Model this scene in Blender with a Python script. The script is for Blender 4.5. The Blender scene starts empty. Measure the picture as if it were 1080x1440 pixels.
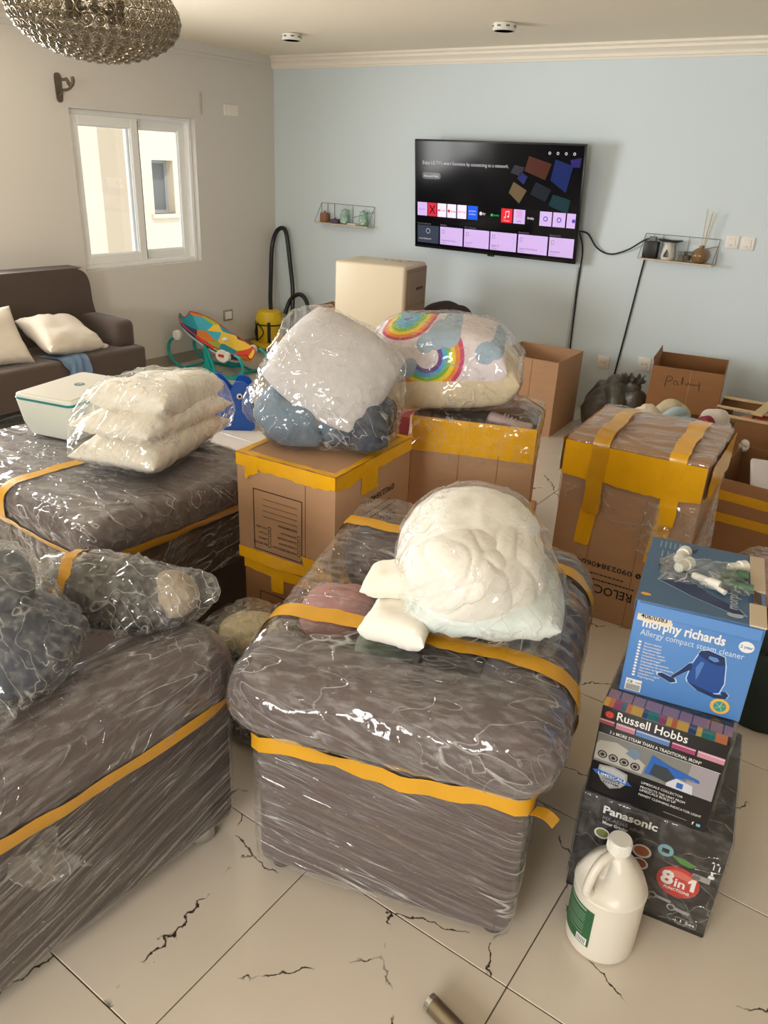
import bpy, bmesh, math, random
import numpy as np
from mathutils import Vector, Matrix
from mathutils.bvhtree import BVHTree

# ------------------------------------------------------------------ camera, world, lights, exposure
scene = bpy.context.scene
COL = scene.collection
R = math.radians

def srgb(r, g, b):
    f = lambda c: (c/255/12.92) if c/255 <= .04045 else ((c/255+.055)/1.055)**2.4
    return (f(r), f(g), f(b), 1.0)

cam_d = bpy.data.cameras.new('camera')
cam_d.sensor_fit = 'VERTICAL'; cam_d.sensor_height = 36.0; cam_d.lens = 36.0*1085/1440
cam_d.clip_start = .02
cam = bpy.data.objects.new('camera', cam_d); COL.objects.link(cam)
yaw, pitch, roll = R(34.25), R(24.49), R(2.73)
fw = Vector((-math.sin(yaw)*math.cos(pitch), math.cos(yaw)*math.cos(pitch), -math.sin(pitch)))
rt = Vector((math.cos(yaw), math.sin(yaw), 0)); up = rt.cross(fw)
r2 = rt*math.cos(roll) + up*math.sin(roll); u2 = up*math.cos(roll) - rt*math.sin(roll)
mw = Matrix((r2, u2, -fw)).transposed().to_4x4(); mw.translation = (0, 0, 1.8)
cam.matrix_world = mw
scene.camera = cam

world = bpy.data.worlds.new('sky'); scene.world = world; world.use_nodes = True
bg = world.node_tree.nodes['Background']
bg.inputs[0].default_value = (.86, .93, 1.0, 1); bg.inputs[1].default_value = 2.4

def sun(energy, direction, col):
    d = bpy.data.lights.new('sun_offscreen', 'SUN'); d.energy = energy; d.angle = R(.6); d.color = col
    o = bpy.data.objects.new('sun_offscreen', d); COL.objects.link(o)
    o.rotation_euler = Vector(direction).to_track_quat('-Z', 'Y').to_euler()
sun(2.4, (-.55, .25, -.8), (1, .95, .86))

def window_light(name, loc, face, w, h, energy, col):
    d = bpy.data.lights.new(name, 'AREA'); d.shape = 'RECTANGLE'; d.size = w; d.size_y = h
    d.energy = energy; d.color = col
    o = bpy.data.objects.new(name, d); COL.objects.link(o); o.location = loc
    o.rotation_euler = Vector(face).to_track_quat('-Z', 'Y').to_euler()
# daylight entering the two windows outside the picture: the one mirrored in the television, and the one behind the
# photographer that shines on the film over the armchair's front
window_light('window_left_offscreen', (-5.86, 1.95, 1.35), (1, 0, 0), 1.7, 1.45, 255, (1, .975, .95))
window_light('window_behind_offscreen', (-.6, -2.86, 1.47), (0, 1, 0), 1.7, 1.15, 190, (1, .965, .92))

vs = scene.view_settings
vs.view_transform = 'Standard'; vs.look = 'None'; vs.gamma = 1; vs.use_curve_mapping = False
vs.exposure = -0.1
scene.cycles.transparent_max_bounces = 40
scene.cycles.max_bounces = 10
scene.cycles.diffuse_bounces = 5
scene.cycles.caustics_reflective = False; scene.cycles.caustics_refractive = False
scene.cycles.sample_clamp_indirect = 6

# ------------------------------------------------------------------ materials
MATS = {}
def newmat(name):
    m = bpy.data.materials.new(name); m.use_nodes = True
    nt = m.node_tree; nt.nodes.clear()
    out = nt.nodes.new('ShaderNodeOutputMaterial')
    MATS[name] = m
    return m, nt, out
def N(nt, t, **kw):
    n = nt.nodes.new(t)
    for k, v in kw.items():
        if k.startswith('i_'):
            key = k[2:]; key = int(key) if key.isdigit() else key.replace('_', ' ')
            n.inputs[key].default_value = v
        else: setattr(n, k, v)
    return n
def mat(name, rgb, rough=.6, metal=0, spec=.5, var=0, vs_=8, bump=0, bs=60, coat=0, sheen=0, emit=None, stretch=None, trans=0):
    if name in MATS: return MATS[name]
    m, nt, out = newmat(name); L = nt.links.new
    p = N(nt, 'ShaderNodeBsdfPrincipled'); L(p.outputs[0], out.inputs[0])
    c = srgb(*rgb)
    p.inputs['Base Color'].default_value = c; p.inputs['Roughness'].default_value = rough
    p.inputs['Metallic'].default_value = metal; p.inputs['Specular IOR Level'].default_value = spec
    p.inputs['Coat Weight'].default_value = coat; p.inputs['Coat Roughness'].default_value = .1
    p.inputs['Sheen Weight'].default_value = sheen
    p.inputs['Transmission Weight'].default_value = trans
    if emit is not None:
        p.inputs['Emission Color'].default_value = c; p.inputs['Emission Strength'].default_value = emit
    if var or bump:
        tc = N(nt, 'ShaderNodeTexCoord'); src = tc.outputs['Object']
        if stretch:
            mp = N(nt, 'ShaderNodeMapping'); mp.inputs['Scale'].default_value = stretch
            L(src, mp.inputs[0]); src = mp.outputs[0]
    if var:
        n = N(nt, 'ShaderNodeTexNoise', i_Scale=vs_, i_Detail=5.0); L(src, n.inputs['Vector'])
        mx = N(nt, 'ShaderNodeMix', data_type='RGBA')
        mx.inputs[6].default_value = tuple(v*(1-var) for v in c[:3])+(1,); mx.inputs[7].default_value = tuple(min(1, v*(1+var)) for v in c[:3])+(1,)
        L(n.outputs[0], mx.inputs[0]); L(mx.outputs[2], p.inputs['Base Color'])
    if bump:
        n = N(nt, 'ShaderNodeTexNoise', i_Scale=bs, i_Detail=4.0); L(src, n.inputs['Vector'])
        b = N(nt, 'ShaderNodeBump', i_Strength=bump, i_Distance=.01); L(n.outputs[0], b.inputs['Height']); L(b.outputs[0], p.inputs['Normal'])
    return m

def fresnel(nt, ior):
    """Fresnel that treats both sides of a thin sheet alike"""
    ge = N(nt, 'ShaderNodeNewGeometry'); k = N(nt, 'ShaderNodeMath', operation='MULTIPLY_ADD', i_1=1/ior-ior, i_2=ior)
    nt.links.new(ge.outputs['Backfacing'], k.inputs[0]); fr = N(nt, 'ShaderNodeFresnel'); nt.links.new(k.outputs[0], fr.inputs['IOR'])
    return fr

def film(name, haze=.03, ior=1.45, scale=9, strength=.7, tint=(1, 1, 1), stretch=(1, 1, 1), rot=(0, 0, 0), streak=.4, rough=.06, dark=1.0, veil=.12, rot2=(.9, .7, .5), msk=6.0, lw=.010):
    """clear plastic: transparent, slight haze, crease highlights painted in as thin white lines, glossy by Fresnel on a crumpled normal"""
    if name in MATS: return MATS[name]
    m, nt, out = newmat(name); L = nt.links.new
    tc = N(nt, 'ShaderNodeTexCoord'); mp = N(nt, 'ShaderNodeMapping')
    mp.vector_type = 'TEXTURE'; mp.inputs['Scale'].default_value = tuple(1/q for q in stretch); mp.inputs['Rotation'].default_value = rot
    L(tc.outputs['Object'], mp.inputs[0])
    n1 = N(nt, 'ShaderNodeTexNoise', i_Scale=scale, i_Detail=1.5, i_Roughness=.45, i_Distortion=.15); L(mp.outputs[0], n1.inputs['Vector'])
    # creases: thin ridges where the noise crosses its middle value
    def ridge(n, w):
        q = N(nt, 'ShaderNodeMath', operation='SUBTRACT', i_1=.5); L(n.outputs[0], q.inputs[0])
        ab = N(nt, 'ShaderNodeMath', operation='ABSOLUTE'); L(q.outputs[0], ab.inputs[0])
        rg = N(nt, 'ShaderNodeMapRange'); rg.inputs[1].default_value = 0; rg.inputs[2].default_value = w; rg.inputs[3].default_value = 1; rg.inputs[4].default_value = 0
        L(ab.outputs[0], rg.inputs[0]); return rg.outputs[0]
    ra_ = ridge(n1, lw)
    mp2 = N(nt, 'ShaderNodeMapping'); mp2.vector_type = 'TEXTURE'; mp2.inputs['Scale'].default_value = tuple(1/q for q in stretch)
    mp2.inputs['Rotation'].default_value = (rot[0]+rot2[0], rot[1]+rot2[1], rot[2]+rot2[2]); mp2.inputs['Location'].default_value = (.37, .11, .23); L(tc.outputs['Object'], mp2.inputs[0])
    n3 = N(nt, 'ShaderNodeTexNoise', i_Scale=scale*1.5, i_Detail=1.5, i_Distortion=.15); L(mp2.outputs[0], n3.inputs['Vector'])
    rb0 = ridge(n3, lw*1.3)
    n5 = N(nt, 'ShaderNodeTexNoise', i_Scale=msk, i_Detail=1.0); L(tc.outputs['Object'], n5.inputs['Vector'])
    g5 = N(nt, 'ShaderNodeMapRange'); g5.inputs[1].default_value = .48; g5.inputs[2].default_value = .60; L(n5.outputs[0], g5.inputs[0])
    m5 = N(nt, 'ShaderNodeMath', operation='MULTIPLY'); L(rb0, m5.inputs[0]); L(g5.outputs[0], m5.inputs[1]); rb_ = m5.outputs[0]
    n2 = N(nt, 'ShaderNodeTexNoise', i_Scale=msk*.8, i_Detail=1.0); L(tc.outputs['Object'], n2.inputs['Vector'])
    g2 = N(nt, 'ShaderNodeMapRange'); g2.inputs[1].default_value = .40; g2.inputs[2].default_value = .60
    L(n2.outputs[0], g2.inputs[0])
    mxr = N(nt, 'ShaderNodeMath', operation='MAXIMUM'); L(ra_, mxr.inputs[0]); L(rb_, mxr.inputs[1])
    st = N(nt, 'ShaderNodeMath', operation='MULTIPLY'); L(mxr.outputs[0], st.inputs[0]); L(g2.outputs[0], st.inputs[1])
    nf = N(nt, 'ShaderNodeTexNoise', i_Scale=scale*4.5, i_Detail=3.0, i_Roughness=.6); L(mp.outputs[0], nf.inputs['Vector'])
    gf = N(nt, 'ShaderNodeMapRange'); gf.inputs[1].default_value = .46; gf.inputs[2].default_value = .66; L(nf.outputs[0], gf.inputs[0])
    vf = N(nt, 'ShaderNodeMath', operation='MULTIPLY_ADD', i_1=veil, i_2=haze); L(gf.outputs[0], vf.inputs[0])
    hz = N(nt, 'ShaderNodeMath', operation='MULTIPLY_ADD', i_1=streak, use_clamp=True); L(st.outputs[0], hz.inputs[0]); L(vf.outputs[0], hz.inputs[2])  # white mixed in along the creases stands in for bright highlights
    h1 = N(nt, 'ShaderNodeMath', operation='MULTIPLY_ADD', i_1=.10); L(mxr.outputs[0], h1.inputs[0]); L(n1.outputs[0], h1.inputs[2])
    hgt = N(nt, 'ShaderNodeMath', operation='MULTIPLY_ADD', i_1=.35); L(n3.outputs[0], hgt.inputs[0]); L(h1.outputs[0], hgt.inputs[2])
    b = N(nt, 'ShaderNodeBump', i_Strength=strength, i_Distance=.03); L(hgt.outputs[0], b.inputs['Height'])
    tr = N(nt, 'ShaderNodeBsdfTransparent'); tr.inputs[0].default_value = (dark*tint[0], dark*tint[1], dark*tint[2], 1)
    df = N(nt, 'ShaderNodeBsdfDiffuse'); df.inputs[0].default_value = (.8*tint[0], .8*tint[1], .8*tint[2], 1); 
    tl = N(nt, 'ShaderNodeBsdfTranslucent'); tl.inputs[0].default_value = (.85*tint[0], .85*tint[1], .85*tint[2], 1)
    m0 = N(nt, 'ShaderNodeMixShader', i_0=.45); L(df.outputs[0], m0.inputs[1]); L(tl.outputs[0], m0.inputs[2])
    m1 = N(nt, 'ShaderNodeMixShader'); L(hz.outputs[0], m1.inputs[0]); L(tr.outputs[0], m1.inputs[1]); L(m0.outputs[0], m1.inputs[2])
    gl = N(nt, 'ShaderNodeBsdfGlossy', i_Roughness=rough); gl.inputs[0].default_value = (1, 1, 1, 1); L(b.outputs[0], gl.inputs['Normal'])
    fr = fresnel(nt, ior); L(b.outputs[0], fr.inputs['Normal'])
    fm = N(nt, 'ShaderNodeMath', operation='MINIMUM', i_1=.45); L(fr.outputs[0], fm.inputs[0])
    m2 = N(nt, 'ShaderNodeMixShader'); L(fm.outputs[0], m2.inputs[0]); L(m1.outputs[0], m2.inputs[1]); L(gl.outputs[0], m2.inputs[2])
    L(m2.outputs[0], out.inputs[0])
    return m

def glassy(name, tint=(.95, .97, .96), ior=1.45, haze=.0, rough=.03):
    if name in MATS: return MATS[name]
    m, nt, out = newmat(name); L = nt.links.new
    tr = N(nt, 'ShaderNodeBsdfTransparent'); tr.inputs[0].default_value = tint+(1,)
    gl = N(nt, 'ShaderNodeBsdfGlossy', i_Roughness=rough)
    fr = fresnel(nt, ior)
    m2 = N(nt, 'ShaderNodeMixShader'); L(fr.outputs[0], m2.inputs[0]); L(tr.outputs[0], m2.inputs[1]); L(gl.outputs[0], m2.inputs[2])
    L(m2.outputs[0], out.inputs[0])
    return m

def tile_mat():
    m, nt, out = newmat('porcelain_tile'); L = nt.links.new
    p = N(nt, 'ShaderNodeBsdfPrincipled', i_Roughness=.16); L(p.outputs[0], out.inputs[0])
    tc = N(nt, 'ShaderNodeTexCoord'); oi = N(nt, 'ShaderNodeObjectInfo')
    rnd = N(nt, 'ShaderNodeVectorMath', operation='SCALE'); rnd.inputs[0].default_value = (37, 53, 0)
    L(oi.outputs['Random'], rnd.inputs['Scale'])
    ad = N(nt, 'ShaderNodeVectorMath', operation='ADD'); L(tc.outputs['Object'], ad.inputs[0]); L(rnd.outputs[0], ad.inputs[1])
    # veins: iso-lines of a low noise, jagged by fine distortion, broken up by a mask
    nf = N(nt, 'ShaderNodeTexNoise', i_Scale=26.0, i_Detail=3.0); L(ad.outputs[0], nf.inputs['Vector'])
    ds = N(nt, 'ShaderNodeVectorMath', operation='SCALE'); ds.inputs['Scale'].default_value = .05; L(nf.outputs['Color'], ds.inputs[0])
    ad2 = N(nt, 'ShaderNodeVectorMath', operation='ADD'); L(ad.outputs[0], ad2.inputs[0]); L(ds.outputs[0], ad2.inputs[1])
    vo = N(nt, 'ShaderNodeTexVoronoi', feature='DISTANCE_TO_EDGE', i_Scale=1.7); L(ad2.outputs[0], vo.inputs['Vector'])
    lt = N(nt, 'ShaderNodeMapRange'); lt.inputs[1].default_value = .002; lt.inputs[2].default_value = .006; lt.inputs[3].default_value = 1; lt.inputs[4].default_value = 0
    L(vo.outputs['Distance'], lt.inputs[0])
    n3 = N(nt, 'ShaderNodeTexNoise', i_Scale=3.2, i_Detail=4.0); L(ad.outputs[0], n3.inputs['Vector'])
    g3 = N(nt, 'ShaderNodeMapRange'); g3.inputs[1].default_value = .44; g3.inputs[2].default_value = .47; L(n3.outputs[0], g3.inputs[0])
    mu = N(nt, 'ShaderNodeMath', operation='MULTIPLY'); L(lt.outputs[0], mu.inputs[0]); L(g3.outputs[0], mu.inputs[1])
    n4 = N(nt, 'ShaderNodeTexNoise', i_Scale=3.0, i_Detail=4.0); L(ad.outputs[0], n4.inputs['Vector'])
    base = N(nt, 'ShaderNodeMix', data_type='RGBA'); base.inputs[6].default_value = srgb(204, 192, 176); base.inputs[7].default_value = srgb(216, 206, 192)
    L(n4.outputs[0], base.inputs[0])
    mx = N(nt, 'ShaderNodeMix', data_type='RGBA'); L(mu.outputs[0], mx.inputs[0]); L(base.outputs[2], mx.inputs[6]); mx.inputs[7].default_value = srgb(52, 44, 36)
    L(mx.outputs[2], p.inputs['Base Color'])
    return m

# ------------------------------------------------------------------ geometry helpers: every shape is (V, F)
def rng_dirs(seed, k=7):
    r = np.random.RandomState(seed); d = r.normal(size=(k, 3)); d /= np.linalg.norm(d, axis=1)[:, None]
    return d*r.uniform(.6, 1.5, (k, 1)), r.uniform(0, 6.28, k)
def nz(P, f, seed=0):
    """smooth vector noise in about -1..1"""
    P = np.asarray(P, float)
    d, ph = rng_dirs(seed+100, 4)
    W = np.stack([np.sin(P*f*.7 @ d[i]+ph[i]) for i in range(3)], -1)
    d, ph = rng_dirs(seed)
    return sum(np.sin((P*f+W*1.1) @ d[i]+ph[i]) for i in range(7))/3.2
def crease(P, f, seed=0):
    """ridged noise: 1 on a crease, falling to 0"""
    return np.clip(1-np.abs(nz(P, f, seed))*1.9, 0, 1)**2

def V_(a): return np.asarray(a, float).reshape(-1, 3)
def merge(gs):
    if isinstance(gs, tuple): gs = [gs]
    vs, fs, o = [], [], 0
    for V, F in gs:
        V = V_(V); vs.append(V); fs += [tuple(i+o for i in f) for f in F]; o += len(V)
    return np.concatenate(vs), fs
def xf(g, loc=(0, 0, 0), rz=0, rx=0, ry=0, s=(1, 1, 1)):
    V, F = merge(g); m = Matrix.LocRotScale(Vector(loc), Matrix.Rotation(rz, 3, 'Z') @ Matrix.Rotation(ry, 3, 'Y') @ Matrix.Rotation(rx, 3, 'X'), Vector(s))
    A = np.array(m); return V @ A[:3, :3].T+A[:3, 3], F
def box(x0, y0, z0, x1, y1, z1):
    V = [(x, y, z) for x in (x0, x1) for y in (y0, y1) for z in (z0, z1)]
    return V_(V), [(0, 1, 3, 2), (4, 6, 7, 5), (0, 4, 5, 1), (2, 3, 7, 6), (0, 2, 6, 4), (1, 5, 7, 3)]
def rbox(x0, y0, z0, x1, y1, z1, r=.01, seg=2, div=0):
    bm = bmesh.new(); bmesh.ops.create_cube(bm, size=1)
    for v in bm.verts: v.co = Vector(((x0+x1)/2+v.co.x*(x1-x0), (y0+y1)/2+v.co.y*(y1-y0), (z0+z1)/2+v.co.z*(z1-z0)))
    r = min(r, .49*min(x1-x0, y1-y0, z1-z0))
    bmesh.ops.bevel(bm, geom=bm.edges[:], offset=r, segments=seg, profile=.5, affect='EDGES')
    if div: bmesh.ops.subdivide_edges(bm, edges=[e for e in bm.edges if e.calc_length() > .08], cuts=div, use_grid_fill=True)
    V = V_([v.co[:] for v in bm.verts]); F = [tuple(v.index for v in f.verts) for f in bm.faces]; bm.free()
    return V, F
def cr(pts, n=6, closed=False):
    """Catmull-Rom through the points"""
    P = [np.array(p, float) for p in pts]; out = []; k = len(P)
    for i in range(k if closed else k-1):
        p0, p1, p2, p3 = (P[(i-1) % k], P[i], P[(i+1) % k], P[(i+2) % k]) if closed else (P[max(i-1, 0)], P[i], P[i+1], P[min(i+2, k-1)])
        for j in range(n):
            t = j/n
            out.append(.5*((2*p1)+(-p0+p2)*t+(2*p0-5*p1+4*p2-p3)*t*t+(-p0+3*p1-3*p2+p3)*t**3))
    if not closed: out.append(P[-1])
    return out
def tube(pts, r, n=8, closed=False):
    P = [Vector(p) for p in pts]; k = len(P); V = []; F = []
    rr = r if hasattr(r, '__len__') else [r]*k
    t0 = (P[1]-P[0]).normalized(); nrm = t0.orthogonal().normalized()
    for i in range(k):
        a, b = (P[i-1], P[(i+1) % k]) if closed else (P[max(i-1, 0)], P[min(i+1, k-1)])
        t = (b-a).normalized(); nrm = (nrm-t*nrm.dot(t)).normalized(); bn = t.cross(nrm)
        for j in range(n):
            q = 2*math.pi*j/n; V.append(P[i]+(nrm*math.cos(q)+bn*math.sin(q))*rr[i])
    for i in range(k if closed else k-1):
        for j in range(n):
            F.append((i*n+j, i*n+(j+1) % n, ((i+1) % k)*n+(j+1) % n, ((i+1) % k)*n+j))
    if not closed: F += [tuple(range(n-1, -1, -1)), tuple((k-1)*n+j for j in range(n))]
    return V_([v[:] for v in V]), F
def lathe(prof, n=28):
    V = []; F = []; k = len(prof)
    for r, z in prof:
        for j in range(n): q = 2*math.pi*j/n; V.append((r*math.cos(q), r*math.sin(q), z))
    for i in range(k-1):
        for j in range(n): F.append((i*n+j, i*n+(j+1) % n, (i+1)*n+(j+1) % n, (i+1)*n+j))
    if prof[0][0] > 1e-5: F.append(tuple(range(n-1, -1, -1)))
    if prof[-1][0] > 1e-5: F.append(tuple((k-1)*n+j for j in range(n)))
    return V_(V), F
def cyl(r, z0, z1, n=20, b=.0):
    return lathe([(r-b, z0), (r, z0+b), (r, z1-b), (r-b, z1)] if b else [(r, z0), (r, z1)], n)
def torus(Rm, r, n=16, m=5):
    return tube([(Rm*math.cos(2*math.pi*i/n), Rm*math.sin(2*math.pi*i/n), 0) for i in range(n)], r, m, True)
def prism(poly, z0, z1):
    k = len(poly); V = [(x, y, z0) for x, y in poly]+[(x, y, z1) for x, y in poly]
    return V_(V), [tuple(range(k-1, -1, -1)), tuple(range(k, 2*k))]+[(i, (i+1) % k, k+(i+1) % k, k+i) for i in range(k)]
def grid(fn, nu, nv):
    V = [fn(i/nu, j/nv) for i in range(nu+1) for j in range(nv+1)]
    return V_(V), [(i*(nv+1)+j, (i+1)*(nv+1)+j, (i+1)*(nv+1)+j+1, i*(nv+1)+j+1) for i in range(nu) for j in range(nv)]
def sheet(fn, nu, nv, th=.004):
    """a draped sheet with thickness"""
    V, F = grid(fn, nu, nv); k = len(V)
    V2 = V-np.array([0, 0, th]); F2 = [tuple(i+k for i in reversed(f)) for f in F]
    rim = [i*(nv+1) for i in range(nu+1)]+[nu*(nv+1)+j for j in range(1, nv+1)]+[i*(nv+1)+nv for i in range(nu-1, -1, -1)]+[j for j in range(nv-1, 0, -1)]
    S = [(rim[i], rim[(i+1) % len(rim)], rim[(i+1) % len(rim)]+k, rim[i]+k) for i in range(len(rim))]
    return np.concatenate([V, V2]), F+F2+S
def cushion(w, d, t, n=26, seed=0, wr=.008, corner=.07, p=4, e=.5, rd=0):
    u = np.sin(np.linspace(-1, 1, n+1)*math.pi/2)
    U, W = np.meshgrid(u, u, indexing='ij')
    h = t/2*np.clip((1-np.abs(U)**p)*(1-np.abs(W)**p), 0, 1)**e
    X = w/2*U*(1-corner*(1-W*W)*U*U); Y = d/2*W*(1-corner*(1-U*U)*W*W)
    X, Y = X*np.sqrt(1-rd*W*W/2), Y*np.sqrt(1-rd*U*U/2)
    top = np.stack([X, Y, h], -1).reshape(-1, 3); bot = np.stack([X, Y, -h], -1).reshape(-1, 3)
    k = len(top); idx = np.arange(k).reshape(n+1, n+1)
    F = [(idx[i, j], idx[i+1, j], idx[i+1, j+1], idx[i, j+1]) for i in range(n) for j in range(n)]
    F2 = [tuple(int(q)+k for q in reversed(f)) for f in F]
    V = np.concatenate([top, bot])
    # weld the rim
    rim = {int(i)+k: int(i) for i in np.concatenate([idx[0], idx[-1], idx[:, 0], idx[:, -1]])}
    F2 = [tuple(rim.get(q, q) for q in f) for f in F2]
    m = np.minimum(1, np.concatenate([h.reshape(-1)]*2)/(t*.2))
    eu = np.concatenate([np.minimum(1-np.abs(U), 1-np.abs(W)).reshape(-1)]*2); al = np.concatenate([np.where(np.abs(U) > np.abs(W), W*d, U*w).reshape(-1)]*2)
    ph = nz(V, 5/max(w, d), seed+8)*2
    dz = (nz(V, 5/max(w, d), seed)*.9+nz(V, 13/max(w, d), seed+2)*.35+np.sin(al*150+ph*2)*np.exp(-((eu-.12)/.10)**2)*.5-crease(V*np.array([1, .3, 1]), 12/max(w, d), seed+1)*.5)*wr
    V[:, 2] += dz*np.sign(V[:, 2]+1e-9)*m
    return V, [tuple(int(q) for q in f) for f in F]+F2
def lump(w, d, h, n=22, seed=0, amp=.02, f=14, flat=.25):
    """crumpled cloth or bundle: dented ellipsoid with a flattened underside, base at z = 0"""
    g = cube_sphere(n); V = g[0].copy()
    rad = 1+nz(V, 2.2, seed)*.10
    V *= rad[:, None]; V *= np.array([w/2, d/2, h*.62])
    nrm = V/np.linalg.norm(V, axis=1)[:, None]
    V += nrm*((crease(V, f, seed+3)*-1+nz(V, f*1.6, seed+5)*.4)*amp)[:, None]
    V[:, 2] = np.maximum(V[:, 2], -h*.38)+h*.38
    return V, g[1]
_cs = {}
def cube_sphere(n):
    if n in _cs: return _cs[n]
    V, F = box_grid((1, 1, 1), n); V = V/np.linalg.norm(V, axis=1)[:, None]
    _cs[n] = (V, F); return _cs[n]
def box_grid(half, n):
    """surface grid of a box with about n cells on the longest side"""
    half = np.array(half, float); st = 2*half.max()/n; cnt = np.maximum(2, np.round(2*half/st).astype(int))
    key = {}; V = []; F = []
    def vid(i):
        if i not in key: key[i] = len(V); V.append([-half[a]+2*half[a]*i[a]/cnt[a] for a in range(3)])
        return key[i]
    for a in range(3):
        b, c = (a+1) % 3, (a+2) % 3
        for s in (0, cnt[a]):
            for i in range(cnt[b]):
                for j in range(cnt[c]):
                    q = []
                    for di, dj in ((0, 0), (1, 0), (1, 1), (0, 1)):
                        t = [0, 0, 0]; t[a] = int(s); t[b] = i+di; t[c] = j+dj; q.append(vid(tuple(t)))
                    F.append(tuple(q if s else q[::-1]))
    return V_(V), F
def hull_bvh(pts):
    bm = bmesh.new()
    for p in pts: bm.verts.new(p)
    bmesh.ops.convex_hull(bm, input=bm.verts[:])
    for v in [v for v in bm.verts if not v.link_faces]: bm.verts.remove(v)
    bmesh.ops.triangulate(bm, faces=bm.faces[:]); b = BVHTree.FromBMesh(bm); bm.free(); return b
def wrap(pts, n=44, off=.005, amp=.006, seed=0, f=24, stretch=(1, 1, 1), zcut=None, rag=.03, relax=0, dent=0, bow=None):
    """plastic pulled tight round the points: their hull, crumpled along creases; zcut leaves it open below"""
    P = V_(pts); hv = hull_bvh(P); lo, hi = P.min(0), P.max(0); c = (lo+hi)/2
    V, F = box_grid((hi-lo)/2+.01, n); out = np.zeros_like(V); nr = np.zeros_like(V)
    for i, v in enumerate(V):
        d = Vector(v).normalized(); h = hv.ray_cast(Vector(c), d)
        if h[0] is None: out[i] = c+v; nr[i] = d[:]; continue
        out[i] = h[0][:]; nr[i] = h[1][:] if h[1].dot(d) > 0 else (-h[1])[:]
    if relax:
        nb = [[] for _ in V]
        for q in F:
            for a in range(4): nb[q[a]].append(q[(a+1) % 4]); nb[q[(a+1) % 4]].append(q[a])
        for _ in range(relax):
            o2 = out.copy()
            for i, l in enumerate(nb): o2[i] = out[i]*.4+.6*np.mean(out[l], axis=0)
            out = o2
        nr = np.array([np.mean(nr[l+[i]], axis=0) for i, l in enumerate(nb)])
    S = out*np.array(stretch)
    dsp = off+amp*(crease(S, f, seed)*1.3+crease(S, f*2.3, seed+9)*.6+nz(S, f*.5, seed+4)*.5)
    if dent: dsp -= dent*np.clip(nz(out, f*.25, seed+7), 0, 1)
    out = out+nr*dsp[:, None]
    if zcut is not None:
        lim = zcut+rag*nz(out, 16, seed+2)
        keep = out[:, 2] > lim; F = [q for q in F if all(keep[i] for i in q)]
        used = sorted({i for q in F for i in q}); mp = {o: i for i, o in enumerate(used)}
        out = out[used]; F = [tuple(mp[i] for i in q) for q in F]
    return out, F
def bvh_of(g):
    V, F = merge(g); return BVHTree.FromPolygons([tuple(v) for v in V], F)
def band(bv, c, e1, e2, w, a0=0, a1=360, n=72, off=.004, wob=.004, seed=0, rows=3):
    """adhesive tape laid on a surface: rays from c in the plane of e1, e2; w is the tape width across that plane"""
    c, e1, e2 = Vector(c), Vector(e1).normalized(), Vector(e2).normalized(); wd = e1.cross(e2)
    closed = abs(a1-a0) >= 360; V = []; cols = n if closed else n+1
    for i in range(cols):
        a = R(a0+(a1-a0)*i/n); d = e1*math.cos(a)+e2*math.sin(a)
        for j in range(rows):
            o = c+wd*(w*(j/(rows-1)-.5)+wob*math.sin(i*.37+seed)+.4*wob*math.sin(i*1.3+seed*2))
            h = bv.ray_cast(o+d*3, -d)
            p = h[0]+d*off if h[0] is not None else o+d*.3
            V.append(p[:])
    F = []
    for i in range(n):
        for j in range(rows-1):
            a, b = i*rows+j, ((i+1) % cols)*rows+j; F.append((a, b, b+1, a+1))
    V = V_(V)
    return V, F

# ------------------------------------------------------------------ object helpers
def mesh_from(g, sharp=35):
    V, F = merge(g); me = bpy.data.meshes.new('mesh'); me.from_pydata([tuple(v) for v in V], [], F); me.update()
    me.polygons.foreach_set('use_smooth', [True]*len(me.polygons))
    if sharp: me.set_sharp_from_angle(angle=R(sharp))
    return me
def part(name, g, m, parent=None, sharp=35, loc=None, rz=0):
    me = mesh_from(g, sharp); me.name = name
    for x in (m if isinstance(m, (list, tuple)) else [m]): me.materials.append(x)
    o = bpy.data.objects.new(name, me); COL.objects.link(o); o.parent = parent
    if loc is not None: o.location = loc
    o.rotation_euler.z = rz
    return o
def tag(o, label, cat, group=None):
    o['label'] = label; o['category'] = cat
    if group: o['group'] = group
    return o
def thing(name, label, cat, loc=(0, 0, 0), rz=0, group=None, rot=None):
    o = bpy.data.objects.new(name, None); o.empty_display_size = .1; COL.objects.link(o)
    o.location = loc; o.rotation_euler = rot if rot else (0, 0, rz)
    return tag(o, label, cat, group)
def struct(name, g, m, parent=None, sharp=35):
    o = part(name, g, m, parent, sharp)
    if parent is None: o['kind'] = 'structure'
    return o
def dup(root, loc, rz, label=None, group=None):
    r = root.copy(); COL.objects.link(r); r.location = loc; r.rotation_euler = (0, 0, rz)
    if label: r['label'] = label
    if group: r['group'] = group
    for ch in root.children:
        c = ch.copy(); COL.objects.link(c); c.parent = r
        for gch in ch.children:
            d = gch.copy(); COL.objects.link(d); d.parent = c
    return r

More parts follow.
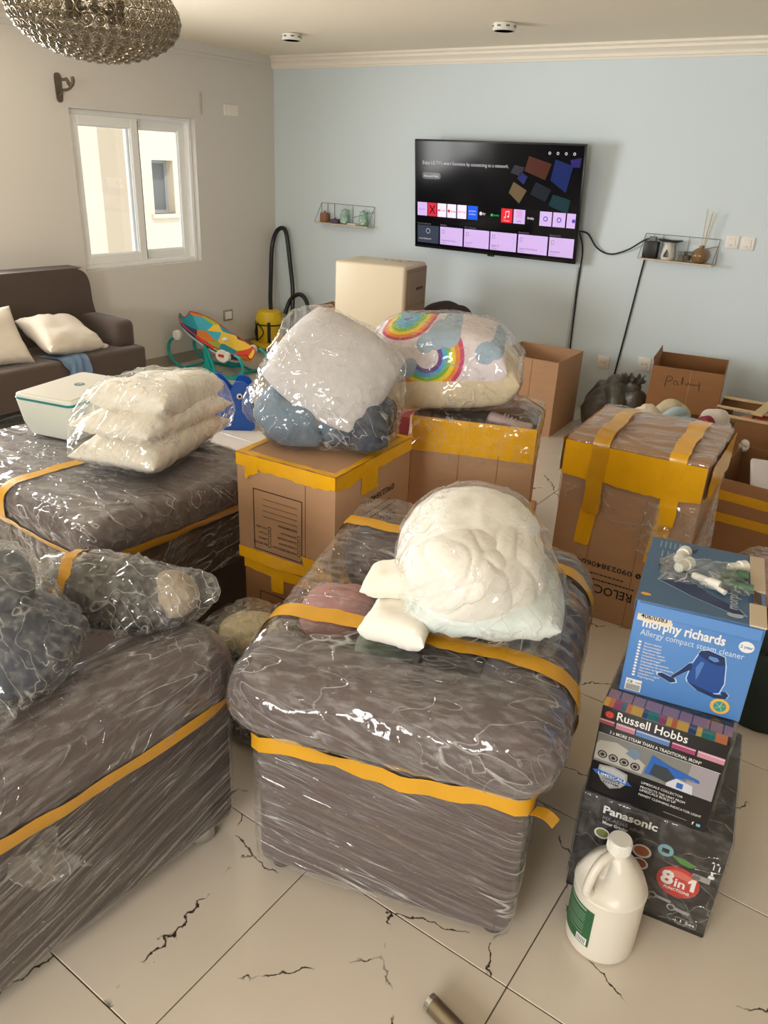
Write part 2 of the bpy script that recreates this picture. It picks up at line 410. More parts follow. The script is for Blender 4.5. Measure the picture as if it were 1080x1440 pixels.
class Face:
    """a flat face of a thing to print on: origin at its lower left, u to the right, v up (in the parent's frame)"""
    def __init__(s, parent, o, u, v):
        s.p, s.o, s.u, s.v = parent, Vector(o), Vector(u).normalized(), Vector(v).normalized(); s.n = s.u.cross(s.v)
    def at(s, P, lift):
        return V_([(s.o+s.u*x+s.v*y+s.n*(lift+z))[:] for x, y, z in P])
    def poly(s, name, polys, m, lift=.0008, parent=None, th=.0004):
        gs = []
        if not isinstance(polys[0][0], (list, tuple)): polys = [polys]
        for pl in polys:
            V, F = prism(pl, -th, 0); gs.append((s.at(V, lift), F))
        return part(name, gs, m, parent or s.p, sharp=20)
    def rect(s, name, x0, y0, x1, y1, m, lift=.0008, parent=None):
        return s.poly(name, [(x0, y0), (x1, y0), (x1, y1), (x0, y1)], m, lift, parent)
    def disc(s, name, x, y, r, m, lift=.0008, ry=None, parent=None, n=28):
        ry = ry or r
        return s.poly(name, [(x+r*math.cos(2*math.pi*i/n), y+ry*math.sin(2*math.pi*i/n)) for i in range(n)], m, lift, parent)
    def frame(s, name, x0, y0, x1, y1, w, m, lift=.0008, parent=None):
        return s.poly(name, [[(x0, y0), (x1, y0), (x1, y0+w), (x0, y0+w)], [(x0, y1-w), (x1, y1-w), (x1, y1), (x0, y1)],
                             [(x0, y0+w), (x0+w, y0+w), (x0+w, y1-w), (x0, y1-w)], [(x1-w, y0+w), (x1, y0+w), (x1, y1-w), (x1-w, y1-w)]], m, lift, parent)
    def text(s, t, x, y, size, m, lift=.0012, bold=0, width=None, rot=0, parent=None, align='LEFT', name='lettering', res=2, shear=0, sp=1):
        cu = bpy.data.curves.new('text', 'FONT'); cu.body = t; cu.size = size; cu.resolution_u = res; cu.align_x = align
        cu.offset = bold*size; cu.shear = shear; cu.space_character = sp; cu.space_line = .85
        ob = bpy.data.objects.new('text', cu); me = bpy.data.meshes.new_from_object(ob)
        V = V_([v.co[:] for v in me.vertices]) if len(me.vertices) else np.zeros((0, 3)); F = [tuple(p.vertices) for p in me.polygons]
        bpy.data.objects.remove(ob); bpy.data.curves.remove(cu); bpy.data.meshes.remove(me)
        if not len(V): return None
        if width: V[:, 0] *= width/(V[:, 0].max()-V[:, 0].min())
        c, sn = math.cos(rot), math.sin(rot)
        P = [(x+a*c-b*sn, y+a*sn+b*c, 0) for a, b, _ in V]
        return part(name, (s.at(P, lift), F), m, parent or s.p, sharp=0)

# ------------------------------------------------------------------ the room
XL, XR, YB, YF, ZC = -5.61, 2.6, 6.075, -2.6, 2.62
m_wall = mat('white_wall_paint', (214, 210, 204), .75, var=.025, vs_=1.5, bump=.04, bs=90)
m_blue = mat('pale_blue_wall_paint', (213, 225, 231), .7, var=.02, vs_=1.2, bump=.04, bs=90)
m_ceil = mat('ceiling_paint', (242, 232, 212), .8, var=.015, vs_=1)
m_trim = mat('cornice_paint', (242, 234, 220), .55)
m_white = mat('white_plastic', (226, 224, 216), .35)
m_upvc = mat('white_window_frame', (240, 240, 238), .35)
m_glass = glassy('window_glass', (.97, .98, .98), 1.35)
m_grout = mat('grey_grout', (82, 72, 60), .9)
m_tile = tile_mat()
m_black = mat('black_plastic', (16, 16, 17), .4)
m_kraft = mat('kraft_cardboard', (184, 144, 110), .8, var=.09, vs_=6, bump=.06, bs=40, stretch=(1, 1, 4))
m_kraft2 = mat('brown_cardboard', (150, 106, 66), .8, var=.10, vs_=6, bump=.06, bs=40, stretch=(1, 1, 4))
m_tape = mat('yellow_packing_tape', (240, 178, 22), .22, spec=.6, var=.08, vs_=14, bump=.12, bs=35)
m_tape_d = mat('amber_packing_tape', (212, 156, 34), .25, spec=.6, var=.08, vs_=14, bump=.12, bs=35)
m_ink = mat('black_ink', (38, 28, 24), .7)
m_brown = mat('taupe_upholstery', (86, 72, 70), .85, var=.06, vs_=30, bump=.15, bs=320, sheen=.2)
m_dbrown = mat('dark_brown_upholstery', (66, 52, 46), .9, var=.06, vs_=30, bump=.15, bs=320, sheen=.15)
m_chrome = mat('chrome', (200, 200, 200), .15, metal=1)

floor = struct('floor', box(XL-.2, YF-.2, -.14, XR+.2, YB+.2, -.003), m_grout)
tile_me = mesh_from(rbox(-.2985, -.2985, -.02, .2985, .2985, 0, .0015, 1)); tile_me.name = 'floor_tile'; tile_me.materials.append(m_tile)
tx0, ty0 = -.4, .61
for i in range(-9, 6):
    for j in range(-6, 10):
        x0, x1, y0, y1 = tx0+.6*i, tx0+.6*(i+1), ty0+.6*j, ty0+.6*(j+1)
        if x1 < XL or x0 > XR or y1 < YF or y0 > YB: continue
        cx0, cx1, cy0, cy1 = max(x0, XL), min(x1, XR), max(y0, YF), min(y1, YB)
        if cx1-cx0 < .03 or cy1-cy0 < .03: continue
        full = cx1-cx0 > .59 and cy1-cy0 > .59
        if full:
            o = bpy.data.objects.new('floor_tile', tile_me); COL.objects.link(o); o.parent = floor
            o.location = (x0+.3, y0+.3, 0)
        else:
            part('floor_tile', xf(rbox(cx0+.0015, cy0+.0015, -.02, cx1-.0015, cy1-.0015, 0, .0015, 1), (-cx0, -cy0, 0)), m_tile, floor, loc=(cx0, cy0, 0))

def holed(u0, u1, z0, z1, holes, mk):
    us = sorted({u0, u1}|{h[0] for h in holes}|{h[1] for h in holes}); zs = sorted({z0, z1}|{h[2] for h in holes}|{h[3] for h in holes})
    return [mk(us[i], us[i+1], zs[j], zs[j+1]) for i in range(len(us)-1) for j in range(len(zs)-1)
            if not any(h[0] <= us[i] and us[i+1] <= h[1] and h[2] <= zs[j] and zs[j+1] <= h[3] for h in holes)]
WIN = (3.866, 5.08, .891, 2.052)
struct('wall_left', holed(YF-.2, YB+.2, 0, ZC, [WIN, (1.0, 2.9, .55, 2.15)], lambda a, b, c, d: box(XL-.22, a, c, XL, b, d)), m_wall)
struct('wall_back', box(XL, YB, 0, XR, YB+.2, ZC), m_blue)
struct('wall_front', holed(XL, XR, 0, ZC, [(-4.55, -2.65, .85, 2.1), (-1.55, .35, .85, 2.1)], lambda a, b, c, d: box(a, YF-.2, c, b, YF, d)), m_wall)
struct('wall_right', box(XR, YF-.2, 0, XR+.2, YB+.2, ZC), m_wall)
struct('ceiling', box(XL-.22, YF-.2, ZC, XR+.2, YB+.2, ZC+.2), m_ceil)
prof = [(0, 0), (-.015, 0), (-.02, .012), (-.028, .016), (-.032, .034), (-.055, .055), (-.062, .058), (-.062, .075), (-.085, .085), (-.085, .10), (0, .10)]
def cornice(x0, x1):
    k = len(prof); V = [(x, YB+y, ZC-.10+z) for x in (x0, x1) for y, z in prof]
    return V_(V), [(i, (i+1) % k, k+(i+1) % k, k+i) for i in range(k)]+[tuple(range(k-1, -1, -1)), tuple(range(k, 2*k))]
struct('trim_1', cornice(XL, XR), m_trim, sharp=25)
struct('trim_2', [box(XL, YF, ZC-.07, XL+.035, YB-.085, ZC), box(XL, YF, ZC-.10, XL+.015, YB-.085, ZC-.07)], m_wall)
m_base = mat('grey_tile_skirting', (158, 148, 134), .35, var=.04)
bb = struct('baseboard_left', box(XL, YF, 0, XL+.006, YB, .094), m_grout)
y = YF
while y < YB-.02:
    part('skirting_tile', rbox(XL+.001, y+.0015, .001, XL+.011, min(y+.6, YB)-.0015, .095, .001, 1), m_base, bb); y += .6

def window(name, w, h, loc, rz):
    root = bpy.data.objects.new(name, None); COL.objects.link(root); root.location = loc; root.rotation_euler.z = rz; root['kind'] = 'structure'
    def bars(x0, x1, z0, z1, y0, y1, t, tb=None):
        tb = tb or t
        return [rbox(x0, y0, z0, x0+t, y1, z1, .004, 1), rbox(x1-t, y0, z0, x1, y1, z1, .004, 1), rbox(x0+t, y0, z0, x1-t, y1, z0+tb, .004, 1), rbox(x0+t, y0, z1-t, x1-t, y1, z1, .004, 1)]
    part('window_frame', bars(0, w, 0, h, .05, .15, .035)+[box(.035, .098, .035, w-.035, .102, .05), box(.035, .098, h-.05, w-.035, .102, h-.035)], m_upvc, root)
    for i, (a, b, y0) in enumerate(((.03, w*.54, .055), (w*.47, w-.03, .105))):
        s = part('sash', bars(a, b, .035, h-.035, y0, y0+.04, .072, .072)+bars(a+.068, b-.068, .103, h-.103, y0+.012, y0+.03, .012), m_upvc, root)
        part('window_pane', box(a+.07, y0+.018, .105, b-.07, y0+.022, h-.105), m_glass, s)
    part('gasket', [box(w*.54-.004, .052, .05, w*.54, .056, h-.05)], m_black, root)
    return root
window('window_1', WIN[1]-WIN[0], WIN[3]-WIN[2], (XL, WIN[0], WIN[2]), R(90))
window('window_2', 1.9, 1.60, (XL, 1.0, .55), R(90))
window('window_3', 1.9, 1.25, (-2.65, YF, .85), R(180))  # unseen window, added so that sky light enters from behind
window('window_4', 1.9, 1.25, (.35, YF, .85), R(180))

# the neighbouring house and the yard seen through the window
m_house = mat('cream_render', (208, 192, 168), .85, var=.05, vs_=1.2, bump=.1, bs=12)
m_house2 = mat('tan_render', (176, 158, 134), .85, var=.06, vs_=1.5)
m_yard = mat('pale_concrete_yard', (240, 238, 230), .9, var=.05, vs_=.6)
hs = thing('neighbouring_house', 'cream rendered house with a grey window, outside beyond the sliding window', 'building', (-9, 6.8, -2.98))
part('house_wall', holed(0, 6, 0, 6.5, [(.56, .92, 3.98, 4.65)], lambda a, b, c, d: box(-.25, a, c, 0, b, d))+[box(-3, 0, 0, -.25, 6, 6.5)], m_house, hs)
part('corner_pilaster', box(-.3, -.02, 0, .05, .19, 6.5), m_house2, hs)
wf = part('house_window', [box(-.2, .56, 3.98, -.14, .60, 4.65), box(-.2, .88, 3.98, -.14, .92, 4.65), box(-.2, .6, 3.98, -.14, .88, 4.02), box(-.2, .6, 4.61, -.14, .88, 4.65)], mat('grey_frame', (150, 150, 150), .5), hs)
part('pane', box(-.19, .6, 4.02, -.17, .88, 4.61), mat('grey_pane', (118, 118, 114), .7, spec=.05), wf)
part('window_sill', box(-.1, .5, 3.93, .05, .98, 3.98), m_house, hs)
struct('yard_ground', box(-30, -20, -3.1, XL-.4, 30, -2.98), m_yard)

# ------------------------------------------------------------------ furniture wrapped in cling film
f_wrap = film('stretch_film', .03, 1.5, 8, 1.0, stretch=(.3, 1.6, 1.6), rot=(.2, R(18), .15), rot2=(.2, .5, 1.0), streak=.7, veil=.26, rough=.09)
f_loose = film('loose_polythene', .04, 1.5, 7, 1.0, stretch=(2, .25, 2), rot=(R(12), 0, R(-8)), rot2=(.9, .2, .5), streak=.65, veil=.28, rough=.08)
f_body = film('stretch_film_tight', .015, 1.5, 5, 1.0, stretch=(.2, .6, 5), rot=(0, R(11), 0), rot2=(0, R(6), 0), streak=.85, veil=.14)
f_body2 = film('stretch_film_diagonal', .02, 1.5, 6, .8, stretch=(.6, .22, 6), rot=(R(16), 0, 0), rot2=(R(7), 0, 0), streak=.55, veil=.18)
f_bag = film('clear_bag', .02, 1.5, 7, 1.0, stretch=(1.8, 1.8, .25), rot=(.5, .6, 0), rot2=(-1.0, -1.3, .3), streak=.6, veil=.12)
f_dim = film('cloudy_bag', .06, 1.5, 7, 1.0, stretch=(1.8, 1.8, .25), rot=(.5, .4, 0), rot2=(-1.0, -1.1, .3), streak=.65, veil=.28, tint=(.97, .97, .95))

def seat_soft(g, amp=.004, seed=0, f=9):
    V, F = merge(g); c = V.mean(0); d = V-c; d /= np.linalg.norm(d, axis=1)[:, None]+1e-9
    return V+d*(nz(V, f, seed)*amp)[:, None], F

def feet(root, pts, m, h, r=.035):
    for x, y in pts: part('foot', xf(lathe([(r*.75, 0), (r, .006), (r, h*.5), (r*.8, h)], 20), (x, y, 0)), m, root)

# --- armchair in the middle, its arm towards the photographer
ch = thing('wrapped_armchair', 'taupe armchair wrapped in clear film with tape bands, white duvet bag on it', 'armchair', (-1.117, 1.094, 0), R(17.5))
part('base', seat_soft(rbox(0, 0, .018, .70, .87, .52, .035, 3, 2)), m_brown, ch)
arm_n = seat_soft(rbox(-.065, -.06, .485, .75, .20, .695, .095, 6, 2), .006, 1)
arm_f = seat_soft(rbox(-.03, .68, .485, .74, .90, .72, .09, 6, 2), .006, 2)
back = seat_soft(rbox(.52, -.02, .485, .765, .92, .70, .10, 6, 2), .006, 3)
seatc = seat_soft(rbox(-.02, .19, .44, .54, .69, .55, .045, 4, 2), .006, 4)
part('arm', arm_n, m_brown, ch); part('arm', arm_f, m_brown, ch); part('backrest', back, m_brown, ch); part('seat_cushion', seatc, m_brown, ch)
feet(ch, [(.06, .05), (.655, .05), (.06, .82), (.655, .82)], m_black, .022, .03)
pts = np.concatenate([arm_n[0], arm_f[0], back[0], [(.0, .86, .77), (.10, .89, .77)]])
top = wrap(pts, 72, .004, .0035, 3, 26, (1, 1, 1), zcut=.50, rag=.02)
# the duvet bag presses the film down where it lies
_r = np.hypot((top[0][:, 0]-.46)/.27, (top[0][:, 1]-.39)/.29); _w = np.clip((1.25-_r)/.25, 0, 1)
top[0][:, 2] = np.where(top[0][:, 2] > .60, top[0][:, 2]-_w*np.maximum(0, top[0][:, 2]-.7135), top[0][:, 2])
part('film_wrap', top, f_wrap, ch, sharp=0)
body = wrap(rbox(-.004, -.004, .018, .704, .874, .52, .035, 3)[0], 64, .004, .0025, 5, 22, (1, 1, 3), zcut=.022, rag=.003)
part('film_wrap', body, f_body, ch, sharp=0)
bt = bvh_of(top); bb_ = bvh_of([top, body])
part('tape_band', band(bb_, (.35, .43, .464), (1, 0, 0), (0, 1, 0), .047, n=120, off=.006, wob=.010, seed=2), m_tape_d, ch, sharp=0)
part('tape_band', band(bt, (.36, .215, .45), (1, 0, .0), (0, 0, 1), .058, -2, 182, n=90, off=.006, wob=.004, seed=1), m_tape_d, ch, sharp=0)
part('tape_band', band(bt, (.36, .70, .45), (1, 0, 0), (0, 0, 1), .05, -2, 182, n=90, off=.006, wob=.004, seed=4), m_tape_d, ch, sharp=0)
part('tape_end', xf(sheet(lambda u, v: (.06*u, .035*v, .012*math.sin(u*3)), 6, 3, .0006), (.703, -.004, .452), rz=-.4), m_tape_d, ch)

# clothes lying on the armchair's seat under the film
tag(part('folded_clothes', xf(lump(.22, .25, .12, 20, 11, .012), (0, 0, 0)), mat('dusty_pink_cloth', (186, 132, 132), .9, var=.1, vs_=12), None, loc=(-1.180, 1.53, .545), rz=.3), 'dusty pink cloth under the film of the armchair', 'clothes', 'clothes on the armchair seat')
tag(part('folded_clothes', xf(lump(.17, .20, .10, 20, 12, .012), (0, 0, 0)), mat('sage_cloth', (128, 146, 128), .9, var=.1, vs_=12), None, loc=(-.975, 1.475, .545), rz=.1), 'sage green cloth under the film of the armchair', 'clothes', 'clothes on the armchair seat')
tag(part('folded_clothes', xf(lump(.33, .22, .09, 20, 13, .012), (0, 0, 0)), mat('charcoal_cloth', (52, 52, 60), .9, var=.1, vs_=12), None, loc=(-.945, 1.735, .548), rz=.3), 'charcoal cloth under the film of the armchair', 'clothes', 'clothes on the armchair seat')

# --- sofa at the left, its outer side towards the photographer
lf = thing('wrapped_sofa', 'brown sofa wrapped in streaked film with one tape band and chrome feet', 'sofa', (-1.325, 0, 0), R(-3))
part('base', seat_soft(rbox(-.70, -.75, .045, 0, 1.17, .47, .03, 3, 2)), m_dbrown, lf)
s_arm = seat_soft(rbox(-.20, -.75, .43, .055, 1.185, .70, .11, 6, 3), .006, 6)
s_far = seat_soft(rbox(-.72, -.75, .43, -.52, 1.15, .66, .09, 5, 3), .006, 7)
s_seat = seat_soft(rbox(-.55, -.72, .43, -.17, 1.14, .52, .04, 3, 2), .006, 8)
part('arm', s_arm, m_brown, lf); part('backrest', s_far, m_dbrown, lf); part('seat_cushion', s_seat, m_brown, lf)
feet(lf, [(-.06, 1.08), (-.62, 1.08), (-.06, -.6), (-.62, -.6)], m_chrome, .05, .045)
top = wrap(s_arm[0], 80, .005, .0035, 13, 22, zcut=.40, rag=.03)
part('film_wrap', top, f_loose, lf, sharp=0)
body = wrap(rbox(-.704, -.755, .045, .004, 1.174, .47, .03, 3)[0], 80, .004, .0025, 15, 20, zcut=.05, rag=.006)
part('film_wrap', body, f_body2, lf, sharp=0)
part('tape_band', band(bvh_of([top, body]), (-.3, .2, .505), (1, 0, 0), (0, 1, 0), .05, -88, 88, n=90, off=.006, wob=.006, seed=3), m_tape_d, lf, sharp=0)
# loose tail of film hanging below the tape
part('film_tail', xf(sheet(lambda u, v: (.012+.012*math.sin(v*11+u*4), .12*u+.03*v-.02*math.sin(v*5), -.15*v-.02*u*math.sin(u*7)), 16, 16, .0005), (.045, .52, .47)), f_bag, lf, sharp=0)

# --- footstool at the left with the printer on it
ot = thing('wrapped_footstool', 'wide taupe footstool in shiny film carrying the printer', 'footstool', (-2.03, 1.31, 0), R(-2))
cus = seat_soft(rbox(-1.12, -.03, .525, .03, .84, .69, .065, 6, 3), .005, 9)
part('cushion', cus, m_brown, ot)
part('base', seat_soft(rbox(-1.06, .02, .06, -.02, .80, .54, .03, 3, 2)), m_dbrown, ot)
feet(ot, [(-.98, .08), (-.08, .08), (-.98, .74), (-.08, .74)], m_black, .062, .03)
top = wrap(cus[0], 70, .004, .003, 23, 22, zcut=.51, rag=.01)
part('film_wrap', top, f_wrap, ot, sharp=0)
skirt = wrap(rbox(-1.07, .01, .22, -.01, .81, .54, .03, 3)[0], 50, .006, .007, 25, 20, zcut=.32, rag=.05)
part('film_skirt', skirt, f_loose, ot, sharp=0)
part('tape_band', band(bvh_of(top), (-.55, .4, .557), (1, 0, 0), (0, 1, 0), .042, n=120, off=.005, wob=.004, seed=5), m_tape_d, ot, sharp=0)
part('tape_band', band(bvh_of(top), (-.50, .40, .54), (0, 1, 0), (0, 0, 1), .05, 90, 184, n=60, off=.005, wob=.003, seed=6), m_tape_d, ot, sharp=0)

# --- black bundle between sofa and armchair, with a crumpled bag on top
bd = thing('black_bundle', 'black bundle bound with yellow tape between the sofa and the armchair', 'bundle', (-1.585, 1.56, 0), R(4))
bg_ = seat_soft(rbox(-.22, -.16, .012, .22, .16, .31, .05, 4, 2), .012, 31)
part('black_cover', bg_, mat('black_polythene', (14, 14, 15), .35, bump=.4, bs=30), bd)
fw_ = wrap(bg_[0], 40, .004, .006, 32, 24)
part('film_wrap', fw_, f_loose, bd, sharp=0)
part('tape_band', band(bvh_of(fw_), (0, 0, .26), (1, 0, 0), (0, 1, 0), .045, n=60, off=.005, seed=7), m_tape, bd, sharp=0)
nb = thing('crumpled_bag', 'crumpled cream plastic bag lying on the black bundle', 'bag', (-1.53, 1.53, .325), 0)
part('bag_contents', xf(lump(.24, .20, .11, 20, 33, .02), (0, 0, .004)), mat('cream_net', (196, 184, 152), .9, var=.1, vs_=20), nb)
part('bag_film', xf(wrap(lump(.27, .22, .13, 16, 34, .0)[0], 40, .003, .012, 35, 26), (0, 0, .004)), f_dim, nb, sharp=0)

# ------------------------------------------------------------------ bags of bedding
def bag(name, label, cat, loc, rz, parts, extra=(), m=f_bag, n=56, amp=.007, seed=0, f=20, off=.006, relax=1, pick=None, group=None):
    """parts: (name, (V, F) in local space, material). The bag is pulled round all of them plus some slack points."""
    root = thing(name, label, cat, loc, rz, group)
    P = []
    for nm, g, mm in parts:
        part(nm, g, mm, root); P.append(merge(g)[0][::3])
    P = np.concatenate(P+([V_(extra)] if len(extra) else []))
    w = wrap(P, n, off, amp, seed, f, relax=relax)
    part('bag_film', w, m, root, sharp=0)
    return root, w
m_duvet = mat('white_bedding', (240, 236, 226), .9, var=.03, vs_=14, bump=.10, bs=30, sheen=.2)
m_ivory = mat('ivory_bedding', (238, 232, 218), .9, var=.03, vs_=14, bump=.10, bs=30, sheen=.2)
m_grey = mat('pale_grey_pillow', (204, 200, 200), .9, var=.03, vs_=10, bump=.1, bs=30, sheen=.2)
m_slate = mat('slate_blue_duvet', (102, 122, 140), .9, var=.15, vs_=9, bump=.3, bs=14, sheen=.2)
m_dslate = mat('dark_slate_cloth', (66, 72, 84), .9, var=.15, vs_=9, bump=.3, bs=14)

# three ivory pillows stacked on the footstool
st = [('pillow', xf(cushion(.60, .36, .125, 34, 41, .010, .05), (.0, .0, .063), rz=.03, ry=-.02), m_ivory),
      ('pillow', xf(cushion(.58, .35, .125, 34, 42, .012, .05), (.03, .01, .150), rz=-.04, ry=.03), m_ivory),
      ('pillow', xf(cushion(.48, .33, .13, 34, 43, .012, .05), (.06, .01, .232), rz=.05, ry=.06), m_ivory)]
bag('pillow_bag', 'stack of three ivory pillows in a clear bag on the footstool', 'pillow bag', (-2.375, 1.86, .706), R(107), st,
    [(-.33, .06, .14), (.34, .0, .16), (-.30, .14, .05)], f_bag, 70, .008, 44, 26)

# grey pillow over a slate blue duvet, on the labelled moving box
du = [('duvet', xf(seat_soft(lump(.46, .36, .24, 28, 51, .030, 12), .01), (-.03, -.02, .008)), m_slate),
      ('duvet_roll', xf(seat_soft(lump(.30, .34, .22, 24, 52, .03, 14), .01), (.17, -.02, .02)), m_dslate),
      ('pillow', xf(xf(cushion(.43, .40, .20, 36, 53, .010, .0, 2.6, .6, .5), rz=R(-30)), (.055, -.015, .27), rx=R(48), ry=R(4)), m_grey)]
bag('bedding_bag', 'bag with a pale grey pillow over a slate blue duvet on the labelled box', 'bedding bag', (-1.75, 2.11, .848), R(36), du,
    [(-.10, .04, .45), (-.28, 0, .12), (.26, 0, .2)], f_bag, 72, .009, 54, 26)

# rainbow printed duvet in a bag on the taped open box
def rainbow_mat():
    m, nt, out = newmat('rainbow_print'); L = nt.links.new
    p = N(nt, 'ShaderNodeBsdfPrincipled', i_Roughness=.9); L(p.outputs[0], out.inputs[0])
    tc = N(nt, 'ShaderNodeTexCoord')
    cur = None
    base = N(nt, 'ShaderNodeRGB'); base.outputs[0].default_value = srgb(232, 222, 226); cur = base.outputs[0]
    def dist(cx, cz, sx=1, sz=1):
        sp = N(nt, 'ShaderNodeVectorMath', operation='SUBTRACT'); sp.inputs[1].default_value = (cx, 0, cz); L(tc.outputs['Object'], sp.inputs[0])
        sc = N(nt, 'ShaderNodeVectorMath', operation='MULTIPLY'); sc.inputs[1].default_value = (sx, 0, sz); L(sp.outputs[0], sc.inputs[0])
        ln = N(nt, 'ShaderNodeVectorMath', operation='LENGTH'); L(sc.outputs[0], ln.inputs[0]); return ln.outputs['Value'], sp.outputs[0]
    def blend(mask, col):
        nonlocal cur
        mx = N(nt, 'ShaderNodeMix', data_type='RGBA'); L(mask, mx.inputs[0]); L(cur, mx.inputs[6])
        if isinstance(col, tuple): mx.inputs[7].default_value = col
        else: L(col, mx.inputs[7])
        cur = mx.outputs[2]
    def less(v, t):
        n = N(nt, 'ShaderNodeMath', operation='LESS_THAN', i_1=t); L(v, n.inputs[0]); return n.outputs[0]
    def mul(a, b):
        n = N(nt, 'ShaderNodeMath', operation='MULTIPLY'); L(a, n.inputs[0]); L(b, n.inputs[1]); return n.outputs[0]
    def arc(cx, cz, r0, r1, cond):
        d, v = dist(cx, cz)
        rp = N(nt, 'ShaderNodeValToRGB'); rp.color_ramp.interpolation = 'CONSTANT'
        cols = [(110, 62, 150), (70, 176, 220), (128, 190, 72), (244, 214, 40), (240, 140, 40), (208, 66, 110)]
        while len(rp.color_ramp.elements) < 6: rp.color_ramp.elements.new(.5)
        for e, (k, c) in zip(rp.color_ramp.elements, enumerate(cols)): e.position = k/6; e.color = srgb(*c)
        mr = N(nt, 'ShaderNodeMapRange'); mr.inputs[1].default_value = r0; mr.inputs[2].default_value = r1; L(d, mr.inputs[0]); L(mr.outputs[0], rp.inputs[0])
        n = N(nt, 'ShaderNodeMath', operation='GREATER_THAN', i_1=r0); L(d, n.inputs[0])
        k = mul(n.outputs[0], less(d, r1))
        dt = N(nt, 'ShaderNodeVectorMath', operation='DOT_PRODUCT'); dt.inputs[1].default_value = (cond[0], 0, cond[1]); L(v, dt.inputs[0])
        g = N(nt, 'ShaderNodeMath', operation='GREATER_THAN', i_1=cond[2]); L(dt.outputs['Value'], g.inputs[0])
        blend(mul(k, g.outputs[0]), rp.outputs[0])
    arc(-.035, .235, .045, .145, (.75, -.66, -.02))
    arc(-.13, .47, .115, .17, (.35, -.9, .05))
    for cx, cz, r in ((.0, .30, .040), (.05, .31, .045), (-.04, .285, .035), (-.115, .185, .03), (-.10, .21, .025), (.19, .24, .04), (.23, .25, .035)):
        d, _ = dist(cx, cz); blend(less(d, r), srgb(164, 186, 206))
    L(cur, p.inputs['Base Color'])
    nb_ = N(nt, 'ShaderNodeTexNoise', i_Scale=16.0, i_Detail=4.0); L(tc.outputs['Object'], nb_.inputs['Vector'])
    b = N(nt, 'ShaderNodeBump', i_Strength=.25, i_Distance=.01); L(nb_.outputs[0], b.inputs['Height']); L(b.outputs[0], p.inputs['Normal'])
    return m
m_rain = rainbow_mat()
m_cream = mat('cream_lining', (222, 204, 170), .9, var=.05, vs_=10, bump=.25, bs=16)
m_maroon = mat('maroon_print', (140, 52, 58), .9)
rb_ = [('duvet_lining', xf(cushion(.60, .46, .20, 30, 61, .010, .04, 6, .45), (.02, .0, .105), ry=-.03), m_cream),
       ('printed_cover', xf(seat_soft(cushion(.57, .46, .28, 34, 62, .010, .03, 5, .42), .004), (-.01, .0, .20), ry=.10, rx=.03), m_rain),
       ('printed_fold', xf(lump(.13, .30, .07, 18, 63, .008), (.235, -.03, .075), ry=R(50)), m_maroon)]
bag('rainbow_duvet_bag', 'clear bag with a cream duvet printed with rainbows and clouds', 'bedding bag', (-1.605, 2.765, .882), R(26), rb_,
    [(-.31, 0, .16), (.33, 0, .2)], f_bag, 72, .007, 64, 26)[0].rotation_euler = (0, -.11, R(26))

# large white duvet on the armchair
wd = [('duvet', xf(seat_soft(lump(.43, .47, .29, 56, 71, .006, 34), .006), (.0, .03, .015)), m_duvet),
      ('duvet_fold', xf(cushion(.43, .45, .13, 34, 72, .010, .0, 4, .5, .45), (.02, .02, .07), rz=.05), mat('pale_mint_bedding', (222, 232, 228), .9, var=.03, bump=.1, bs=30)),
      ('duvet_roll', xf(seat_soft(lump(.33, .24, .21, 40, 73, .006, 30), .006), (-.035, -.105, .085)), m_duvet)]
wb, _ = bag('duvet_bag', 'big bundled white duvet in a clear bag on the wrapped armchair', 'bedding bag', (-.795, 1.60, .717), R(27), wd,
    [(.20, -.18, .01)], f_bag, 72, .007, 74, 26)
def inW(x, y_, z):
    v = Matrix.Rotation(R(-27), 3, 'Z') @ Vector((x+.795, y_-1.60, 0)); return (v.x, v.y, z-.718)
part('pillow_corner', xf(cushion(.17, .13, .085, 24, 75, .006, .08), (0, 0, .0425), rz=-.07, ry=-.15), m_ivory, wb, loc=inW(-.925, 1.435, .795))
part('pillow_corner', xf(cushion(.17, .15, .09, 24, 76, .006, .08), (0, 0, .045), rz=-.17, ry=.05), m_duvet, wb, loc=inW(-.875, 1.375, .714))

# dark clothes in bags on the sofa
dk = [('clothes', xf(lump(.44, .38, .21, 28, 81, .02, 12), (0, 0, 0)), mat('navy_grey_cloth', (62, 68, 84), .9, var=.25, vs_=6, bump=.2, bs=20)),
      ('folded_top', xf(lump(.34, .28, .09, 22, 82, .012, 12), (-.02, .03, .155)), m_dslate)]
b1, w1 = bag('clothes_bag', 'bulging bag of navy grey clothes on the wrapped sofa arm', 'clothes bag', (-1.55, .665, .716), R(20), dk,
    [(-.28, .10, .15), (-.24, .18, .2), (.20, -.17, .02)], f_dim, 72, .010, 83, 26)
dk2 = [('clothes', xf(lump(.40, .22, .14, 26, 86, .018, 14), (0, 0, .0)), mat('black_grey_cloth', (70, 66, 66), .9, var=.35, vs_=5, bump=.2, bs=20)),
       ('rolled_cloth', xf(lump(.13, .13, .10, 18, 87, .012, 14), (.13, -.02, .03)), mat('taupe_cloth', (150, 134, 116), .9, var=.1)),
       ('dark_fold', xf(lump(.28, .14, .06, 18, 88, .012, 14), (.0, -.06, -.0)), m_black)]
b2, w2 = bag('clothes_bag', 'pointed bag of dark clothes behind the navy grey bag on the sofa', 'clothes bag', (-1.495, 1.035, .716), R(32), dk2,
    [(.25, .0, .07), (.23, .02, .10), (-.2, 0, .14)], f_dim, 66, .009, 89, 28)
part('tape_band', band(bvh_of(w2), (-.12, 0, .06), (0, 1, 0), (0, 0, 1), .03, 20, 170, n=40, off=.004, seed=3), m_tape_d, b2, sharp=0)
